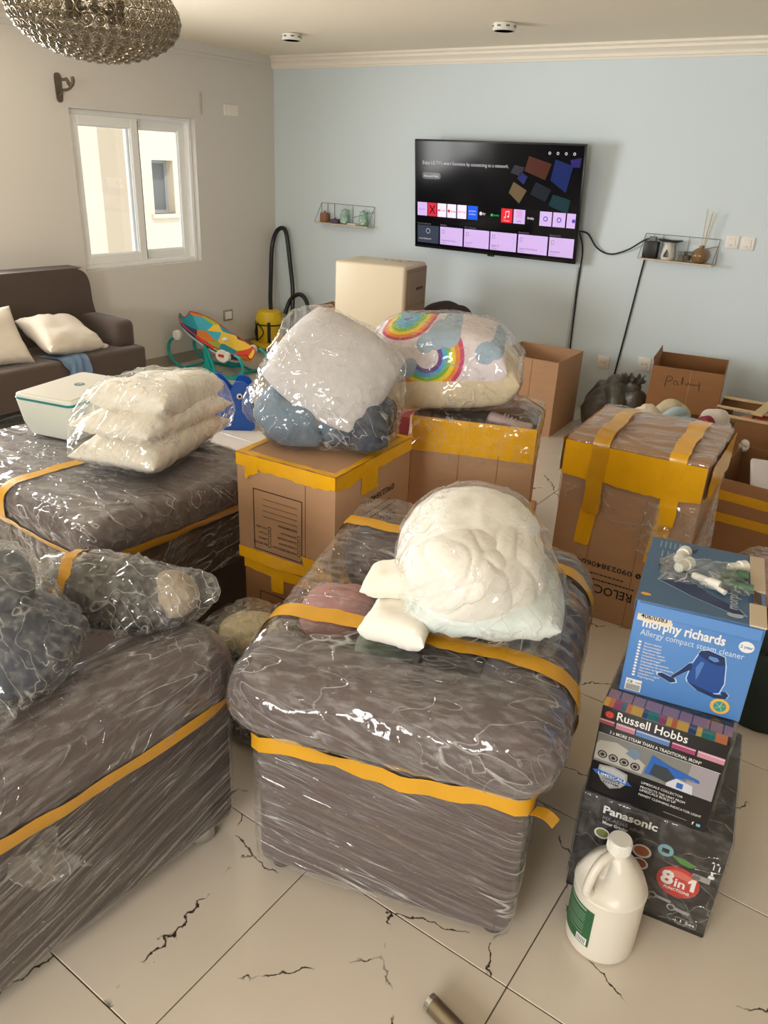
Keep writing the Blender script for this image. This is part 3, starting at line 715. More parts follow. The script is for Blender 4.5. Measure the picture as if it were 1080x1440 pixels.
# the first bag's loose mouth, a gathered sheet of film pulled back towards the footstool
part('bag_mouth', sheet(lambda u, v: (-.16-.42*u, .10+.20*v+.12*u, .22+.06*u+.018*math.sin(v*16)*(1-.5*u)-.04*v), 22, 26, .0006), f_dim, b1, sharp=0)

# ------------------------------------------------------------------ cartons
def strip(p0, p1, across, nrm, lift=.0022, rag=.004, seed=0, nu=24, nv=4):
    """a piece of tape from p0 to p1, its width along 'across'"""
    p0, p1, a, n_ = (np.array(q, float) for q in (p0, p1, across, nrm))
    r = np.random.RandomState(seed); w = np.cumsum(r.normal(size=nu+1)); w = (w-w.mean())/(np.abs(w).max()+1e-6)
    def fn(u, v):
        q = p0+(p1-p0)*u+a*v
        k = int(round(u*nu)); q = q+a/np.linalg.norm(a)*rag*w[k]*(1-v)
        return q+n_*(lift+.0012*math.sin(u*37+seed)*math.sin(v*9+u*11))
    return grid(fn, nu, nv)
def ring_tape(w, d, z, hgt, fold=.0, seed=0, h=None, lift=.0022, rag=.005):
    gs = []
    for i, (a, b, n_) in enumerate((((0, 0), (w, 0), (0, -1)), ((w, 0), (w, d), (1, 0)), ((w, d), (0, d), (0, 1)), ((0, d), (0, 0), (-1, 0)))):
        gs.append(strip((a[0], a[1], z-hgt), (b[0], b[1], z-hgt), (0, 0, hgt), n_+(0,), lift, rag, seed+i))
        if fold:
            gs.append(strip((a[0]-n_[0]*fold, a[1]-n_[1]*fold, z), (b[0]-n_[0]*fold, b[1]-n_[1]*fold, z), (n_[0]*fold, n_[1]*fold, 0), (0, 0, 1), lift, rag, seed+i+20))
    return gs
def carton(name, label, loc, rz, w, d, h, m=None, closed=True, flap_gap=.006, group=None, cat='box', inner=None):
    root = thing(name, label, cat, loc, rz, group); m = m or m_kraft; t = .005
    if closed:
        part('carton_body', rbox(0, 0, 0, w, d, h-.004, .004, 2), m, root)
        part('top_flap', rbox(.002, .002, h-.004, w-.002, d*.5-flap_gap/2, h, .0015, 1), m, root)
        part('top_flap', rbox(.002, d*.5+flap_gap/2, h-.004, w-.002, d-.002, h, .0015, 1), m, root)
    else:
        part('carton_body', [box(0, 0, 0, w, d, t), box(0, 0, t, w, t, h), box(0, d-t, t, w, d, h), box(0, t, t, t, d-t, h), box(w-t, t, t, w, d-t, h)], m, root)
    return root
def crease_line(root, x, z0, z1):
    part('board_crease', box(x-.0015, -.0012, z0, x+.0015, .0, z1), m_kraft2, root)

# two labelled moving boxes
def label_panel(root, w, h, small=False):
    f = Face(root, (0, 0, 0), (1, 0, 0), (0, 0, 1)); ink = m_ink
    x0, x1, z0, z1 = .17*w, .68*w, .13*h, .71*h; W, H = x1-x0, z1-z0
    f.frame('printed_frame', x0, z0, x1, z1, .0035, ink)
    f.poly('printed_lines', [[(x0+W*.2, z1-H*k), (x0+W*.9, z1-H*k), (x0+W*.9, z1-H*k+.0014), (x0+W*.2, z1-H*k+.0014)] for k in (.14, .24, .33, .42)], ink)
    pi = math.pi
    f.text('DESCRIPTION', x0+W*.9, z1-H*.48, H*.055, ink, rot=pi, bold=.012)
    rows = [('KITCHEN', 'BATHROOM'), ('STUDY', 'DINING ROOM'), ('OFFICE', 'LIVING ROOM'), ('RECEPTION', 'MASTER BEDROOM')]
    for i, (l, r_) in enumerate(reversed(rows[::-1])):
        zz = z1-H*(.62+.09*i)
        f.frame('check_box', x0+W*.30, zz-.004, x0+W*.36, zz+.012, .0014, ink); f.text(l, x0+W*.28, zz+.008, H*.05, ink, rot=pi)
        f.frame('check_box', x0+W*.90, zz-.004, x0+W*.96, zz+.012, .0014, ink); f.text(r_, x0+W*.88, zz+.008, H*.05, ink, rot=pi)
    f.text("FAMILY'S", x0+W*.86, z0-.008, .016, ink, rot=pi, bold=.02); f.text('NAME', x0+W*.42, z0-.008, .016, ink, rot=pi, bold=.02)
def phone_panel(f, x, z, k=1.0):
    pi = math.pi
    f.text('09023840604', x, z, .034*k, m_ink, rot=pi, width=.24*k, bold=.01)
    r = random.Random(5)
    for x1, z1, h_, n_ in ((x-.03*k, z-.058*k, .0050*k, 15), (x+.02*k, z-.086*k, .0065*k, 20)):       # two lines of print too small to read
        q = []; xx = x1
        for _ in range(n_):
            w_ = r.uniform(.007, .016)*k; q.append([(xx-w_, z1), (xx, z1), (xx, z1+h_), (xx-w_, z1+h_)]); xx -= w_+.0035*k
        f.poly('small_print', q, m_ink)
    f.text('RELOCATION', x+.02*k, z-.105*k, .058*k, m_ink, rot=pi, width=.32*k, bold=.015)
W_, D_, H_ = .425, .52, .42
lo = carton('moving_box', 'labelled moving box under the other labelled box, beside the black bundle', (-1.875, 1.835, 0), R(3), W_, D_, H_, m_kraft2)
label_panel(lo, W_, H_)
part('tape_band', ring_tape(W_, D_, H_, .045, .02, 3), m_tape, lo, sharp=0)
part('tape_patch', strip((.13, 0, H_-.11), (.19, 0, H_-.10), (0, 0, .08), (0, -1, 0), .0034, .003, 5), m_tape, lo, sharp=0)
A = carton('moving_box', 'labelled moving box bound in yellow tape, bedding bag standing on it', (-1.885, 1.82, .424), R(4.7), W_, D_, H_-.004, m_kraft)
HA = H_-.004
label_panel(A, W_, HA)
crease_line(A, .71*W_, .05, HA-.06)
phone_panel(Face(A, (W_, 0, 0), (0, 1, 0), (0, 0, 1)), .40, .27)
part('tape_band', ring_tape(W_, D_, HA, .05, .028, 7, rag=.008), m_tape, A, sharp=0)
part('tape_band', ring_tape(W_, D_, .048, .046, 0, 9, rag=.008), m_tape, A, sharp=0)
part('tape_patch', strip((W_, .16, HA-.115), (W_, .27, HA-.12), (0, 0, .08), (1, 0, 0), .0038, .004, 6), m_tape, A, sharp=0)
part('tape_patch', strip((.04, 0, HA-.09), (.10, 0, HA-.06), (0, 0, .05), (0, -1, 0), .0034, .006, 8), m_tape, A, sharp=0)
part('tape_patch', strip((W_-.11, 0, .01), (W_-.02, 0, .01), (-.03, 0, .075), (0, -1, 0), .0034, .004, 12), m_tape, A, sharp=0)

# taped open box carrying the rainbow bag, on a box below
BW, BD, BH = .50, .40, .46
lowB = carton('moving_box', 'plain brown box standing under the taped box of the rainbow bag', (-1.615, 2.565, 0), R(18), BW, BD, .40, m_kraft2)
part('tape_band', ring_tape(BW, BD, .40, .05, .02, 13), m_tape, lowB, sharp=0)
B = carton('taped_box', 'open box with a broad yellow tape rim, a trainer and clothes in its mouth', (-1.615, 2.55, .404), R(20.8), BW, BD, BH, m_kraft, False)
crease_line(B, .2, 0, BH-.12); crease_line(B, .36, 0, BH-.12)
part('tape_band', ring_tape(BW, BD, BH, .085, 0, 15, rag=.004), m_tape, B, sharp=0)
part('tape_band', ring_tape(BW, BD, BH-.07, .075, 0, 17, lift=.0014, rag=.004), m_tape, B, sharp=0)
bp = np.array([(x, y_, z) for x in (.0, BW) for y_ in (0, BD) for z in (.2, BH)]+[(.41, .12, BH+.040), (.42, .3, BH+.045)])
fB = wrap(bp, 44, .004, .006, 91, 18, zcut=.28, rag=.05)
part('film_cover', fB, f_bag, B, sharp=0)
part('tape_band', band(bvh_of(fB), (.25, .30, .30), (1, 0, 0), (0, 0, 1), .035, 10, 62, n=40, off=.004), m_tape_d, B, sharp=0)
def inB(x, y_, z):
    v = Matrix.Rotation(R(20.8), 3, 'Z') @ Vector((x, y_, 0)); return (-1.615+v.x, 2.55+v.y, .404+z)
tag(part('clothes', lump(.40, .28, .13, 22, 92, .018), mat('grey_clothes', (126, 116, 112), .9, var=.25, vs_=8), None, loc=inB(.25, .22, BH-.155), rz=.36), 'grey clothes filling the box with the yellow tape rim', 'clothes')
shoe = thing('trainer', 'pale pink and white trainer lying in the mouth of the taped box', 'shoe', inB(.285, .105, BH-.048), R(20))
def foot(u, v):
    x = u*.19; a = v*2*math.pi; prof_h = .055*(1-.55*min(1, max(0, (u-.15)/.6)))*max(.25, math.sin(min(1, u*8+.25)*math.pi/2)) if u < .97 else .018
    hw = .034*(.75+.35*math.sin(u*math.pi)**.7)*(1 if .03 < u < .96 else .45)
    return (x, hw*math.cos(a), .012+prof_h*.5+prof_h*.55*math.sin(a))
part('upper', grid(foot, 18, 16), mat('pale_pink_mesh', (220, 190, 190), .8), shoe, sharp=0)
part('sole', prism([(x*.19, s*.036*(.8+.3*math.sin(x*math.pi))) for x, s in [(i/10, -1) for i in range(11)]+[(i/10, 1) for i in range(10, -1, -1)]], 0, .014), m_white, shoe)
part('laces', [tube([(.07+.015*k, -.02, .058-.004*k), (.075+.015*k, 0, .066-.005*k), (.07+.015*k, .02, .058-.004*k)], .0025, 5) for k in range(4)], m_white, shoe)

# large taped box with straps of tape over a film cover
CW, CD, CH = .56, .56, .80
C = carton('taped_box', 'tall brown box under a film cover with two tape straps', (-1.10, 2.94, 0), R(4), CW, CD, CH, m_kraft)
crease_line(C, .16, 0, CH-.2); crease_line(C, .36, 0, CH-.2)
fcp = Face(C, (0, 0, 0), (1, 0, 0), (0, 0, 1)); phone_panel(fcp, .36, .27, 1.0); fcp.disc('phone_icon', .385, .258, .012, m_ink); fcp.poly('phone_icon', [(.380, .262), (.383, .264), (.391, .255), (.389, .252)], m_kraft, .0014)
ct = rbox(-.002, -.002, .3, CW+.002, CD+.002, CH+.004, .012, 3)[0]
fC = wrap(np.concatenate([ct, [(.2, .3, CH+.03), (.4, .35, CH+.03)]]), 52, .004, .005, 95, 16, zcut=.50, rag=.09)
part('tape_band', ring_tape(CW, CD, CH-.012, .155, 0, 19, rag=.014, lift=.016), m_tape, C, sharp=0)
part('film_cover', fC, film('box_film', .03, 1.5, 6, .9, stretch=(.3, 1.6, 1.6), rot=(0, 0, .3), streak=.55, veil=.12), C, sharp=0)
bC = bvh_of(fC)
for k, xx in enumerate((.145, .445)):
    part('tape_strap', band(bC, (xx, .28, .50), (0, 1, 0), (0, 0, 1), .068, 60, 181, n=60, off=.012, seed=k, wob=.003), m_tape if k else m_tape_d, C, sharp=0)
    part('tape_strap', strip((xx-.034-.02, 0, .335), (xx+.034-.02, 0, .34), (.02, 0, .30), (0, -1, 0), .006, .008, 31+k), m_tape, C, sharp=0)
part('film_tail', xf(sheet(lambda u, v: (.02+.03*math.sin(u*7+v*4)*v, .16*u, -.20*v-.03*math.sin(u*5)), 14, 14, .0005), (CW+.012, .02, .64)), f_loose, C, sharp=0)
part('film_tail', xf(sheet(lambda u, v: (.20*u, -.012*math.sin(u*9)-.02*v, -.22*v-.03*u), 14, 14, .0006), (CW-.2, -.012, .61)), f_bag, C, sharp=0)

# open boxes at the back
Dx = carton('open_box', 'tall open brown box standing behind the rainbow bag', (-2.57, 5.12, 0), R(3), .50, .52, .55, m_kraft, False)
part('seam_line', [box(.30, -.0015, .0, .303, 0, .55)], m_kraft2, Dx)
Pb = carton('open_box', 'open brown box with a handwritten word on its front', (-1.45, 5.24, 0), R(10), .455, .50, .63, m_kraft2, False)
fp = Face(Pb, (0, 0, 0), (1, 0, 0), (0, 0, 1))
word = [[(.10, .50), (.105, .56), (.12, .575), (.14, .565), (.135, .545), (.11, .535)], [(.17, .52), (.155, .525), (.155, .545), (.175, .545), (.178, .525), (.19, .525)],
        [(.20, .525), (.205, .58), (.208, .528)], [(.225, .54), (.235, .528), (.245, .545), (.252, .53), (.265, .54), (.28, .53), (.29, .54), (.32, .535)], [(.31, .56), (.318, .50)]]
part('handwriting', [(fp.at(V, .001), F) for V, F in [tube([(a, b, 0) for a, b in cr([(x, y_, 0)[:2]+(0,) for x, y_ in w], 5) and [(q[0], q[1]) for q in cr([(x, y_, 0) for x, y_ in w], 5)]], .0016, 4) for w in word]], m_ink, Pb)
part('board_crease', box(.25, -.0015, 0, .253, 0, .63), m_kraft, Pb)
part('side_flap', xf(box(0, 0, 0, .004, .46, .05), (.003, .02, .628), ry=-.15), m_kraft2, Pb)

Rb = carton('open_box', 'open brown box with a white tray inside, beside the strapped box', (-.70, 3.93, 0), R(-2), .66, .62, .43, m_kraft2, False)
part('tape_band', [strip((0, 0, .32), (.66, 0, .315), (0, 0, .05), (0, -1, 0), .002, .003, 41), strip((0, 0, .20), (.66, 0, .21), (0, 0, .05), (0, -1, 0), .002, .003, 42)], m_tape_d, Rb, sharp=0)
lid = tag(part('storage_tray', xf(rbox(-.20, -.17, 0, .20, .17, .03, .014, 3), (0, 0, 0)), mat('white_storage_lid', (206, 198, 196), .45), None, loc=(-.36, 4.22, .375), rz=.3), 'rounded white tray lying inside an open brown box', 'tray')
lid.rotation_euler = (R(14), 0, .25)
tag(part('clothes', lump(.56, .50, .29, 20, 93, .02), mat('mixed_dark_cloth', (92, 78, 70), .9, var=.3, vs_=6), None, loc=(-.37, 4.24, .006)), 'dark cloth underneath the white tray in an open box', 'clothes')
tag(part('tissue', xf(lump(.06, .06, .06, 12, 94, .01, 40), (0, 0, 0)), m_white, None, loc=(-.672, 4.540, .405)), 'crumpled white tissue caught on the rim of the open box with the white tray', 'tissue')

# box of clothes behind the strapped box
Kb = carton('open_box', 'open brown box heaped with pale clothes behind the strapped box', (-1.28, 4.25, 0), R(5), .55, .45, .50, m_kraft2, False)
for i, (dx, dy, c, s, lb) in enumerate(((.10, .11, (214, 200, 178), .19, 'cream clothing heaped in the box of clothes'), (.265, .13, (168, 188, 196), .18, 'pale blue clothing in the box of clothes'), (.425, .12, (132, 40, 56), .16, 'crimson clothing in the box of clothes'),
                                 (.44, .29, (216, 206, 198), .19, 'off-white clothing at the right of the box of clothes'), (.21, .31, (196, 180, 150), .22, 'beige clothing at the back of the box of clothes'))):
    tag(part('garment', lump(s, s*.85, .16, 18, 101+i, .016, 22), mat('garment_%d' % i, c, .9, var=.12, vs_=14), None, loc=(-1.28+dx-.02, 4.25+dy+.02, .45), rz=i), lb, 'clothes', 'clothes in the box behind the strapped box')
tag(part('clothes', lump(.5, .40, .44, 18, 108, .02), m_dslate, None, loc=(-1.02, 4.50, .006), rz=.08), 'dark clothes filling the lower box of clothes', 'clothes')

# slatted crate of groceries
Kr = thing('slatted_crate', 'brown box with pale wooden slats across its top by the blue wall', 'crate', (-.965, 5.02, 0), R(4))
part('carton_body', [box(0, 0, 0, .52, .38, .006), box(0, 0, 0, .52, .006, .44), box(0, .374, 0, .52, .38, .47), box(0, 0, 0, .006, .38, .46), box(.514, 0, 0, .52, .38, .46)], m_kraft2, Kr)
m_slat = mat('pale_pine', (214, 186, 140), .7, var=.12, vs_=10, stretch=(1, 6, 6))
for g in (rbox(-.005, -.01, .44, .53, .03, .452, .002, 1), rbox(-.005, .15, .45, .53, .185, .462, .002, 1), rbox(-.005, .335, .47, .53, .37, .482, .002, 1)): part('slat', g, m_slat, Kr)
part('slat', xf(rbox(-.03, -.01, .483, .03, .38, .495, .002, 1), (.25, 0, 0), rz=-.12), m_slat, Kr)
for nm, lb, ct_, g, c, p in (('white_packet', 'white packet under the slats of the crate', 'packet', rbox(-.06, -.045, 0, .06, .045, .03, .006), (214, 212, 214), (-.83, 5.28, .405)),
                             ('red_tin', 'red tin under the slats of the crate', 'tin', cyl(.042, 0, .08, 20, .004), (176, 40, 30), (-.70, 5.15, .36)),
                             ('green_bottle', 'dark green bottle end under the slats of the crate', 'bottle', lathe([(.03, 0), (.045, .01), (.048, .05), (.03, .085), (.012, .095)], 20), (24, 86, 40), (-.57, 5.17, .35)),
                             ('label_jar', 'small jar with a white and red label in the crate', 'jar', cyl(.035, 0, .06, 20, .004), (204, 120, 90), (-.79, 5.145, .375))):
    tag(part(nm, g, mat(nm+'_paint', c, .45), None, loc=p), lb, ct_)
tag(part('packing_paper', lump(.48, .34, .36, 18, 111, .02), m_kraft, None, loc=(-.715, 5.225, .01)), 'packing paper filling the slatted crate', 'paper')

# black bin bag tied at the neck
bb2 = thing('bin_bag', 'grey-black bin bag tied at its neck against the blue wall', 'bag', (-1.78, 5.62, 0), 0)
m_bin = mat('dark_grey_polythene', (92, 92, 88), .32, spec=.6, var=.2, vs_=8, bump=.6, bs=26)
V, F = lump(.48, .40, .40, 26, 112, .035, 20); part('bag_body', (V, F), m_bin, bb2)
fr_ = [xf(sheet(lambda u, v, a=a: (.09*u*math.cos(a+v*1.1), .09*u*math.sin(a+v*1.1)*.8, .055*u+.025*math.sin(12*v+a)*u), 8, 10, .002), (.12, -.04, .385)) for a in (0, .7, 1.4, 2.1, 2.8, 3.5, 4.2, 4.9, 5.6)]
part('bag_neck', fr_+[xf(lump(.12, .11, .10, 12, 113, .015), (.12, -.04, .34))], m_bin, bb2)

# cream cabinet with drawers on its side face, by the back wall
cb = thing('drawer_cabinet', 'tall cream cabinet with grooved drawer fronts on one side, behind the bedding bags', 'cabinet', (-3.79, 4.75, 0), R(11.5))
m_cab = mat('cream_laminate', (212, 198, 172), .4, var=.03, vs_=3)
m_cabs = mat('brown_board', (142, 122, 100), .6, var=.12, vs_=5, stretch=(1, 1, 5))
part('cabinet_body', rbox(0, 0, .0, .575, .44, 1.10, .022, 3), m_cab, cb)
part('side_panel', rbox(.573, .03, .02, .583, .425, 1.075, .003, 1), m_cabs, cb)
for k in range(4):
    dr = part('drawer', rbox(.580, .06, .05+.255*k, .590, .405, .285+.255*k, .004, 1), m_cabs, cb)
    part('handle', rbox(.588, .20, .15+.255*k, .600, .32, .17+.255*k, .004, 1), mat('dark_handle', (60, 50, 42), .5), dr)
for x, y_ in ((.35, .30), (.40, .34), (.43, .30), (.47, .37)):
    part('tape_remnant', xf(sheet(lambda u, v: (.07*u, .02*v, .001+.003*math.sin(u*8)), 5, 3, .0006), (x, y_, 1.101), rz=x*9), m_tape_d, cb)
tb = carton('torn_box', 'torn brown box behind the cream cabinet', (-4.28, 5.10, 0), R(8), .34, .30, .66, m_kraft, False)
part('torn_flap', xf(prism([(0, 0), (.11, -.02), (.13, .10), (.06, .07), (.02, .12), (-.04, .09)], 0, .005), (.20, .29, .70), rx=R(80)), m_kraft2, tb)
db = carton('dark_box', 'brown box topped with a dark brown cloth beside the cream cabinet', (-3.40, 5.36, 0), R(5), .36, .34, .60, m_kraft2, True)
tag(part('cloth', lump(.42, .36, .17, 22, 115, .016), mat('dark_brown_cloth', (62, 48, 42), .9, var=.15, vs_=8), None, loc=(-3.23, 5.54, .602), rz=.1), 'dark brown cloth piled on the box beside the cabinet', 'cloth')

# red basket and dark red box glimpsed between the bags
rbk = thing('red_basket', 'red plastic basket glimpsed between the two stacks of boxes', 'basket', (-2.0, 3.30, 0), R(10))
m_red = mat('red_plastic', (186, 34, 34), .4)
part('basket_floor', rbox(0, 0, 0, .36, .28, .01, .003, 1), m_red, rbk)
for k in range(8):
    part('upright', box(.005+.046*k, 0, .01, .025+.046*k, .008, .56), m_red, rbk)
for s in (0, .272): part('rim', rbox(-.005, s-.005, .54, .365, s+.012, .60, .004, 1), m_red, rbk)
part('side_panel', [box(0, 0, .01, .008, .28, .56), box(.352, 0, .01, .36, .28, .56), box(0, .272, .01, .36, .28, .56)], m_red, rbk)
part('rim', [rbox(-.005, 0, .54, .008, .28, .60, .004, 1), rbox(.352, 0, .54, .365, .28, .60, .004, 1)], m_red, rbk)
rc = carton('red_box', 'dark red box with a white numeral beside the red basket', (-2.45, 3.26, 0), R(10), .42, .3, .56, mat('dark_red_card', (120, 26, 28), .5))
Face(rc, (0, 0, 0), (1, 0, 0), (0, 0, 1)).text('0', .34, .47, .07, m_white, bold=.02)

# ------------------------------------------------------------------ appliance boxes at the right and the jug
m_wht = mat('print_white', (226, 226, 224), .5)
m_blk = mat('print_black', (18, 18, 20), .45)
m_panb = mat('black_gloss_card', (34, 32, 32), .35, var=.2, vs_=5, bump=.05, bs=30)
m_rhb = mat('black_card', (22, 22, 24), .35, var=.15, vs_=5)
m_redp = mat('print_red', (186, 48, 40), .45)
m_greyp = mat('print_grey', (150, 148, 146), .5)
m_card = mat('white_card_edge', (206, 190, 166), .7, var=.06)
def appliance_box(name, label, loc, rz, w, d, h, m, m_top=None):
    root = thing(name, label, 'box', loc, rz)
    part('carton_body', rbox(0, 0, 0, w, d, h, .003, 2), m, root)
    return root
PW, PD, PH = .36, .44, .34
pn = appliance_box('mixer_grinder_box', 'black mixer grinder box at the foot of the stack by the jug', (-.405, 1.575, 0), R(9.5), PW, PD, PH, m_panb)
f = Face(pn, (0, 0, 0), (1, 0, 0), (0, 0, 1))
f.text('Panasonic', .055, .292, .034, m_wht, bold=.03, width=.135)
f.text('MX-AE365', .058, .270, .017, m_greyp, width=.062); f.text('x(Black)', .128, .268, .014, m_greyp, width=.036)
f.text('Mixer Grinder', .060, .256, .014, m_wht, bold=.015, width=.064)
for x, z, r, c in ((.065, .222, .020, (120, 130, 50)), (.118, .214, .022, (150, 76, 50)), (.168, .212, .024, (172, 92, 60)), (.170, .170, .021, (140, 60, 44)), (.12, .172, .02, (120, 60, 60))):
    f.disc('printed_bowl', x, z, r, m_wht, ry=r*.9); f.disc('printed_food', x, z+.001, r*.78, mat('food_%d%d%d' % c, c, .6), ry=r*.66, lift=.0014)
f.disc('printed_badge', .222, .243, .019, mat('print_aqua', (110, 160, 170), .5)); f.rect('printed_badge', .213, .236, .231, .250, m_blk, .0014)
f.poly('printed_leaf', [(.238, .236), (.268, .236), (.302, .226), (.285, .214), (.262, .218), (.25, .226)], mat('print_green', (74, 130, 60), .5))
f.disc('red_badge', .268, .155, .052, m_redp, ry=.050, n=40)
f.poly('badge_shine', [(.268+.040*math.cos(R(a)), .165+.028*math.sin(R(a))) for a in range(10, 171, 10)], mat('print_pink', (206, 96, 84), .45), lift=.0011)
f.text('8', .226, .140, .062, m_wht, bold=.035, lift=.0016); f.text('in', .259, .140, .040, m_wht, bold=.02, lift=.0016); f.poly('lettering', [(.290, .168), (.299, .183), (.309, .183), (.309, .141), (.299, .141), (.299, .170), (.293, .164)], m_wht, .0016)
f.text('FUNCTIONS', .238, .124, .0125, m_wht, bold=.02, width=.062, lift=.0016)
f.rect('printed_label', .160, .062, .215, .090, m_greyp)
for k, t in enumerate(('INDIAN FAN', 'WARRANTY', 'NO. 228')): f.text(t, .164, .083-.009*k, .0085, m_blk, width=.042, bold=.02)
for x, z in ((.218, .083), (.268, .064)):
    f.disc('printed_icon', x, z, .011, m_greyp); f.disc('printed_icon', x, z, .007, m_panb, .0014); f.poly('printed_icon', [(x+.008, z-.004), (x+.046, z-.008), (x+.046, z+.002), (x+.008, z+.005)], m_greyp)
f.rect('barcode_label', .295, .185, .338, .203, m_greyp); f.poly('barcode', [[(.298+.0024*k, .188), (.2992+.0024*k, .188), (.2992+.0024*k, .200), (.298+.0024*k, .200)] for k in range(7)], m_blk, .0014)
f.text('11', .330, .236, .026, m_wht, bold=.0); f.poly('up_arrows', [[(.329, .256), (.337, .256), (.333, .262)], [(.340, .256), (.348, .256), (.344, .262)]], m_wht)
f.poly('care_icons', [[(.333, .216), (.341, .216), (.339, .221), (.341, .228), (.333, .228), (.335, .221)], [(.330, .205), (.338, .204), (.345, .207), (.344, .214), (.331, .214)]], m_wht)
f.frame('printed_frame', .285, .020, .338, .040, .0012, m_greyp); f.text('1 Set', .294, .0255, .015, m_wht, width=.036, bold=.01)
part('clear_sleeve', wrap(rbox(-.002, -.002, .0, PW+.002, PD+.002, PH+.001, .004, 2)[0], 40, .002, .0016, 121, 20, zcut=.01, rag=0), film('sleeve_film', .012, 1.4, 9, .6, streak=.25), pn, sharp=0)

RW, RD, RH_ = .292, .36, .268
rh = appliance_box('steam_iron_box', 'black steam iron box with colourful stripes between two appliance boxes', (-.402, 1.582, .344), R(7.4), RW, RD, RH_, m_rhb)
f = Face(rh, (0, 0, 0), (1, 0, 0), (0, 0, 1)); s = RW
f.disc('logo_disc', .020, .246, .0105, m_redp); f.frame('logo_mark', .015, .241, .025, .251, .001, mat('print_rose', (214, 130, 120), .5), .0013)
f.text('Russell Hobbs', .036, .238, .034, m_wht, bold=.012, width=.165)
for x0, x1, c in ((0, .035, (150, 70, 80)), (.04, .085, (176, 120, 140)), (.088, .166, (84, 120, 176)), (.172, .225, (150, 60, 100)), (.230, .290, (190, 130, 150))):
    f.rect('printed_cloth', x0, .215 if x0 < .03 else .212, x1, .230, mat('cloth_%d' % int(x0*1000), c, .5)); f.rect('printed_cloth', x0, .225, x1, .2275, mat('cloth_light', (206, 196, 204), .5), .0013)
f.rect('white_rule', .0, .1985, .0, .1985, m_wht) if False else f.rect('white_rule', .003, .186, RW-.003, .1868, m_wht)
f.text('3 x MORE STEAM THAN A TRADITIONAL IRON*', .028, .192, .0135, m_wht, bold=.008, width=.215)
f.rect('printed_photo', .003, .098, RW-.006, .186, mat('photo_grey', (120, 120, 118), .5), .0007)
f.poly('photo_wall', [(.22, .098), (RW-.006, .098), (RW-.006, .186), (.225, .186)], mat('photo_lilac', (150, 144, 150), .5), .0011)
f.poly('photo_towels', [(.003, .105), (.12, .105), (.125, .135), (.09, .158), (.05, .172), (.01, .164), (.003, .15)], mat('photo_towel', (172, 168, 160), .5), .0012)
for k in range(4): f.disc('photo_dial', .022+.027*k, .124-.001*k, .0115, m_blk, .0016); f.disc('photo_dial', .022+.027*k, .124-.001*k, .0085, m_greyp, .0019); f.disc('photo_dial', .022+.027*k, .124-.001*k, .005, m_blk, .0022)
m_pb = mat('print_royal_blue', (36, 94, 176), .45)
f.poly('photo_iron_tip', [(.075, .150), (.088, .174), (.106, .170), (.112, .150), (.098, .140)], mat('print_steel', (106, 126, 146), .4), .0016)
f.poly('photo_iron', [(.126, .112), (.136, .172), (.150, .168), (.18, .158), (.248, .146), (.252, .138), (.205, .132), (.18, .112)], m_pb, .0019)
f.poly('photo_iron_body', [(.138, .116), (.144, .150), (.175, .150), (.196, .130), (.18, .108)], mat('print_dark_steel', (52, 60, 68), .35), .0022)
f.poly('photo_iron_base', [(.18, .108), (.20, .130), (.238, .124), (.242, .098), (.18, .099)], mat('print_pale', (196, 198, 206), .5), .0021)
f.rect('photo_button', .203, .104, .218, .120, m_pb, .0024); f.poly('photo_handle_gap', [(.215, .139), (.238, .142), (.242, .139), (.225, .135)], mat('photo_grey', (120, 120, 118)), .0024)
f.poly('shield', [(.020, .090), (.055, .097), (.090, .088), (.094, .060), (.080, .040), (.055, .026), (.032, .042), (.018, .064)], m_greyp, .0014)
f.poly('shield_inner', [(.026, .086), (.055, .092), (.085, .084), (.088, .062), (.075, .044), (.055, .033), (.036, .046), (.024, .066)], mat('print_silver', (170, 174, 180), .4), .0018)
f.poly('ribbon', [(.006, .070), (.018, .074), (.094, .068), (.106, .058), (.094, .056), (.016, .060)], m_pb, .0021)
f.text('LIMESCALE', .020, .0605, .0125, m_wht, lift=.0026, bold=.01, width=.070); f.text('DEFENCE', .033, .050, .0095, m_blk, lift=.0024, bold=.02, width=.044); f.text('SYSTEM', .036, .041, .0090, m_blk, lift=.0024, bold=.02, width=.038)
for k, (t, w_) in enumerate((('LIMESCALE COLLECTOR', .098), ('PROTECTS THE UNIT FROM', .106), ('LIMESCALE BUILD UP', .086), ('HANDY CLEANING INDICATOR LIGHT', .148))): f.text(t, .125, (.078, .064, .0545, .040)[k], .0100, m_wht, bold=.0, width=w_)
f.rect('web_line', .19, .0165, .245, .0178, m_greyp); f.text('f', .258, .012, .013, m_wht, bold=.03); f.rect('bird_icon', .268, .011, .277, .019, mat('print_sky', (120, 170, 200), .5))
ft = Face(rh, (0, 0, RH_), (1, 0, 0), (0, 1, 0)); r = random.Random(4)
cols = [(196, 96, 60), (60, 110, 130), (150, 70, 110), (44, 70, 120), (210, 170, 70), (40, 120, 120), (206, 120, 70), (176, 60, 60)]
x = .0
while x < RW-.01:
    w_ = r.choice((.012, .018, .026)); f2 = min(RW, x+w_)
    ft.rect('printed_stripe', x, .0, f2, .036, mat('stripe_%d' % r.randrange(8), cols[r.randrange(8)], .5)) if False else ft.rect('printed_stripe', x, 0, f2, .036, mat('stripe_%d' % (k_ := r.randrange(8)), cols[k_], .5)); x = f2
x = 0
while x < RW-.005:
    w_ = r.choice((.03, .04)); f2 = min(RW, x+w_); ft.rect('printed_stripe', x, .036, f2, .075, mat('stripe_lilac', (150, 116, 140), .5)); ft.rect('printed_stripe', x, .036, x+.003, .075, mat('stripe_navy', (48, 52, 76), .5), .0012); x = f2
